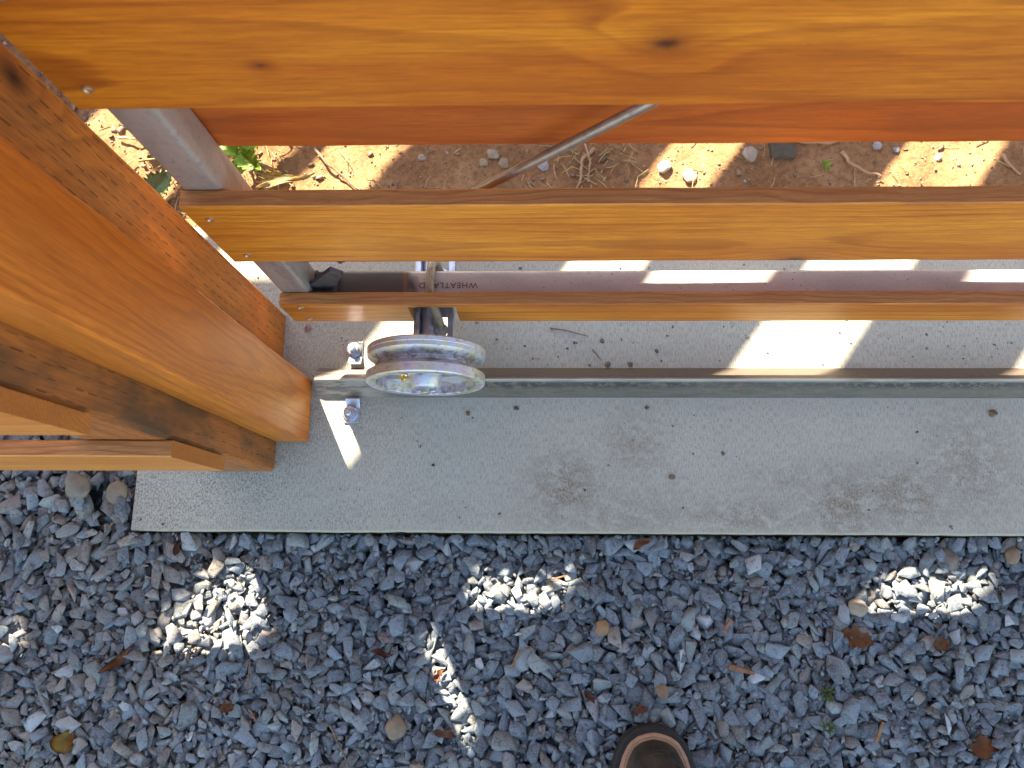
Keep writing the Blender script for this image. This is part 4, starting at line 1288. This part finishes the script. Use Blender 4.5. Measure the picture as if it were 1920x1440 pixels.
# husk of dry leaf sheaths by the steel post
straw = simple_mat('dry_straw', (0.30, 0.22, 0.09), (0.44, 0.35, 0.18), 90, .8)
hu = empty('straw_husk', (-.39, .565, 0), 'dry straw coloured husk lying at the foot of the green weed', 'husk')
for k in range(6):
    a = -.35 + k * .13
    put('blade', leaf_mesh('blade', .07 + .01 * (k % 3), .010, .5, straw, k, 0, bend=.4), hu, (-.395 + k * .004, .572 - k * .004, .012 + .002 * k), (0, .1, a))
# small straws: past counting
bm = bmesh.new()
for _ in range(320):
    x = g.uniform(-.85, .95); y = g.uniform(.50, .72)
    if g.random() < .35: x = g.uniform(-.62, -.38); y = g.uniform(.5, .62)
    if g.random() < .2: x = g.uniform(.03, .17); y = g.uniform(.53, .64)
    a = g.uniform(0, 6.28); l = g.uniform(.006, .03)
    p = Vector(sz(x, y, .004)); q = p + Vector((math.cos(a) * l, math.sin(a) * l, g.uniform(-.002, .004)))
    m_ = (p + q) / 2 + Vector((g.uniform(-.1, .1) * l, g.uniform(-.1, .1) * l, .001))
    tube_bm([p, m_, q], g.uniform(.0004, .0009), 5, bm, False)
tag(put('dry_straws', bm_mesh(bm, 'straws', straw)), 'short dry straws and root hairs strewn over the soil', kind='stuff')

# weeds
def leaf_green(name, c1, c2):
    m = simple_mat(name, c1, c2, 60, .5)
    b = m.node_tree.nodes['Principled BSDF']
    b.inputs['Transmission Weight'].default_value = 0
    b.inputs['Subsurface Weight'].default_value = .15
    b.inputs['Subsurface Radius'].default_value = (.002, .004, .001)
    return m
weed_m = leaf_green('weed_leaf', (0.16, 0.32, 0.02), (0.28, 0.46, 0.05))
weed_pale = leaf_green('weed_leaf_blue', (0.08, 0.15, 0.05), (0.14, 0.22, 0.09))
def weed(x, y, spec, label, name='weed'):
    e = empty(name, (x, y, dz(x, y)), label, 'weed')
    for (dx, dy, h, L_, W_, yaw, tilt, m) in spec:
        me = leaf_mesh('leaf', L_, W_, .5, m, dx * 50 + dy * 31, 0, n=16, bend=-.25, serr=.34, fold=.16)
        put('leaf', me, e, (x + dx, y + dy, dz(x, y) + h), (tilt, -.12, yaw))
        put('stem', bm_mesh(tube_bm([(x, y, dz(x, y)), (x + dx * .4, y + dy * .4, dz(x, y) + h * .6), (x + dx * .8, y + dy * .8, dz(x, y) + h * .95)], .0011, 6), 'stem', m, True), e, (0, 0, 0))
    return e
weed(-.447, .605, [(.020, .012, .045, .052, .036, .3, .2, weed_m), (-.012, .030, .050, .050, .034, 1.5, .1, weed_m), (.012, -.020, .040, .056, .038, -.7, -.1, weed_m),
                   (-.022, -.002, .048, .046, .034, 2.6, .2, weed_m), (-.004, -.034, .034, .046, .030, -1.7, .1, weed_m), (.034, .034, .032, .042, .028, .9, 0, weed_m), (-.03, .03, .026, .040, .026, 2.2, .1, weed_m)],
     'bright green serrated weed in the sun right of the steel frame post')
weed(-.590, .552, [(.012, .004, .030, .056, .040, .75, .1, weed_pale), (-.03, .005, .022, .03, .02, 2.6, 0, weed_pale)],
     'blue green serrated leaf half in sun between the wooden post and the gate')
weed(-.622, .640, [(.012, .004, .030, .036, .028, .2, .1, weed_pale)], 'small blue green leaf beside the sunlit rubble at the far left')
weed(.458, .590, [(.004, .003, .008, .010, .007, .8, .1, weed_m), (-.004, .004, .008, .009, .006, 2.4, .1, weed_m), (.001, -.006, .007, .009, .006, -1.4, 0, weed_m)],
     'tiny green seedling in the dark soil beside the bent root')
# two sprigs of moss in the gravel
moss = simple_mat('moss', (0.045, 0.065, 0.015), (0.09, 0.11, 0.03), 90, .9)
for (x, y, lab) in ((.397, -.228, 'tuft of green moss weed in the lower right gravel'), (.403, -.185, 'smaller moss sprig above the green tuft in the gravel')):
    bm = bmesh.new()
    for k in range(26):
        a = k * 2.4; l = g.uniform(.004, .013)
        p = Vector((math.cos(a) * .003, math.sin(a) * .003, 0)); q = Vector((math.cos(a) * l, math.sin(a) * l, g.uniform(.002, .007)))
        tube_bm([p, (p + q) / 2 + Vector((0, 0, .002)), q], [.0008, .0011, .0005], 5, bm, False)
    tag(put('moss_tuft', bm_mesh(bm, 'moss', moss), None, (x, y, on_gravel(x, y) + .003)), lab, 'moss')
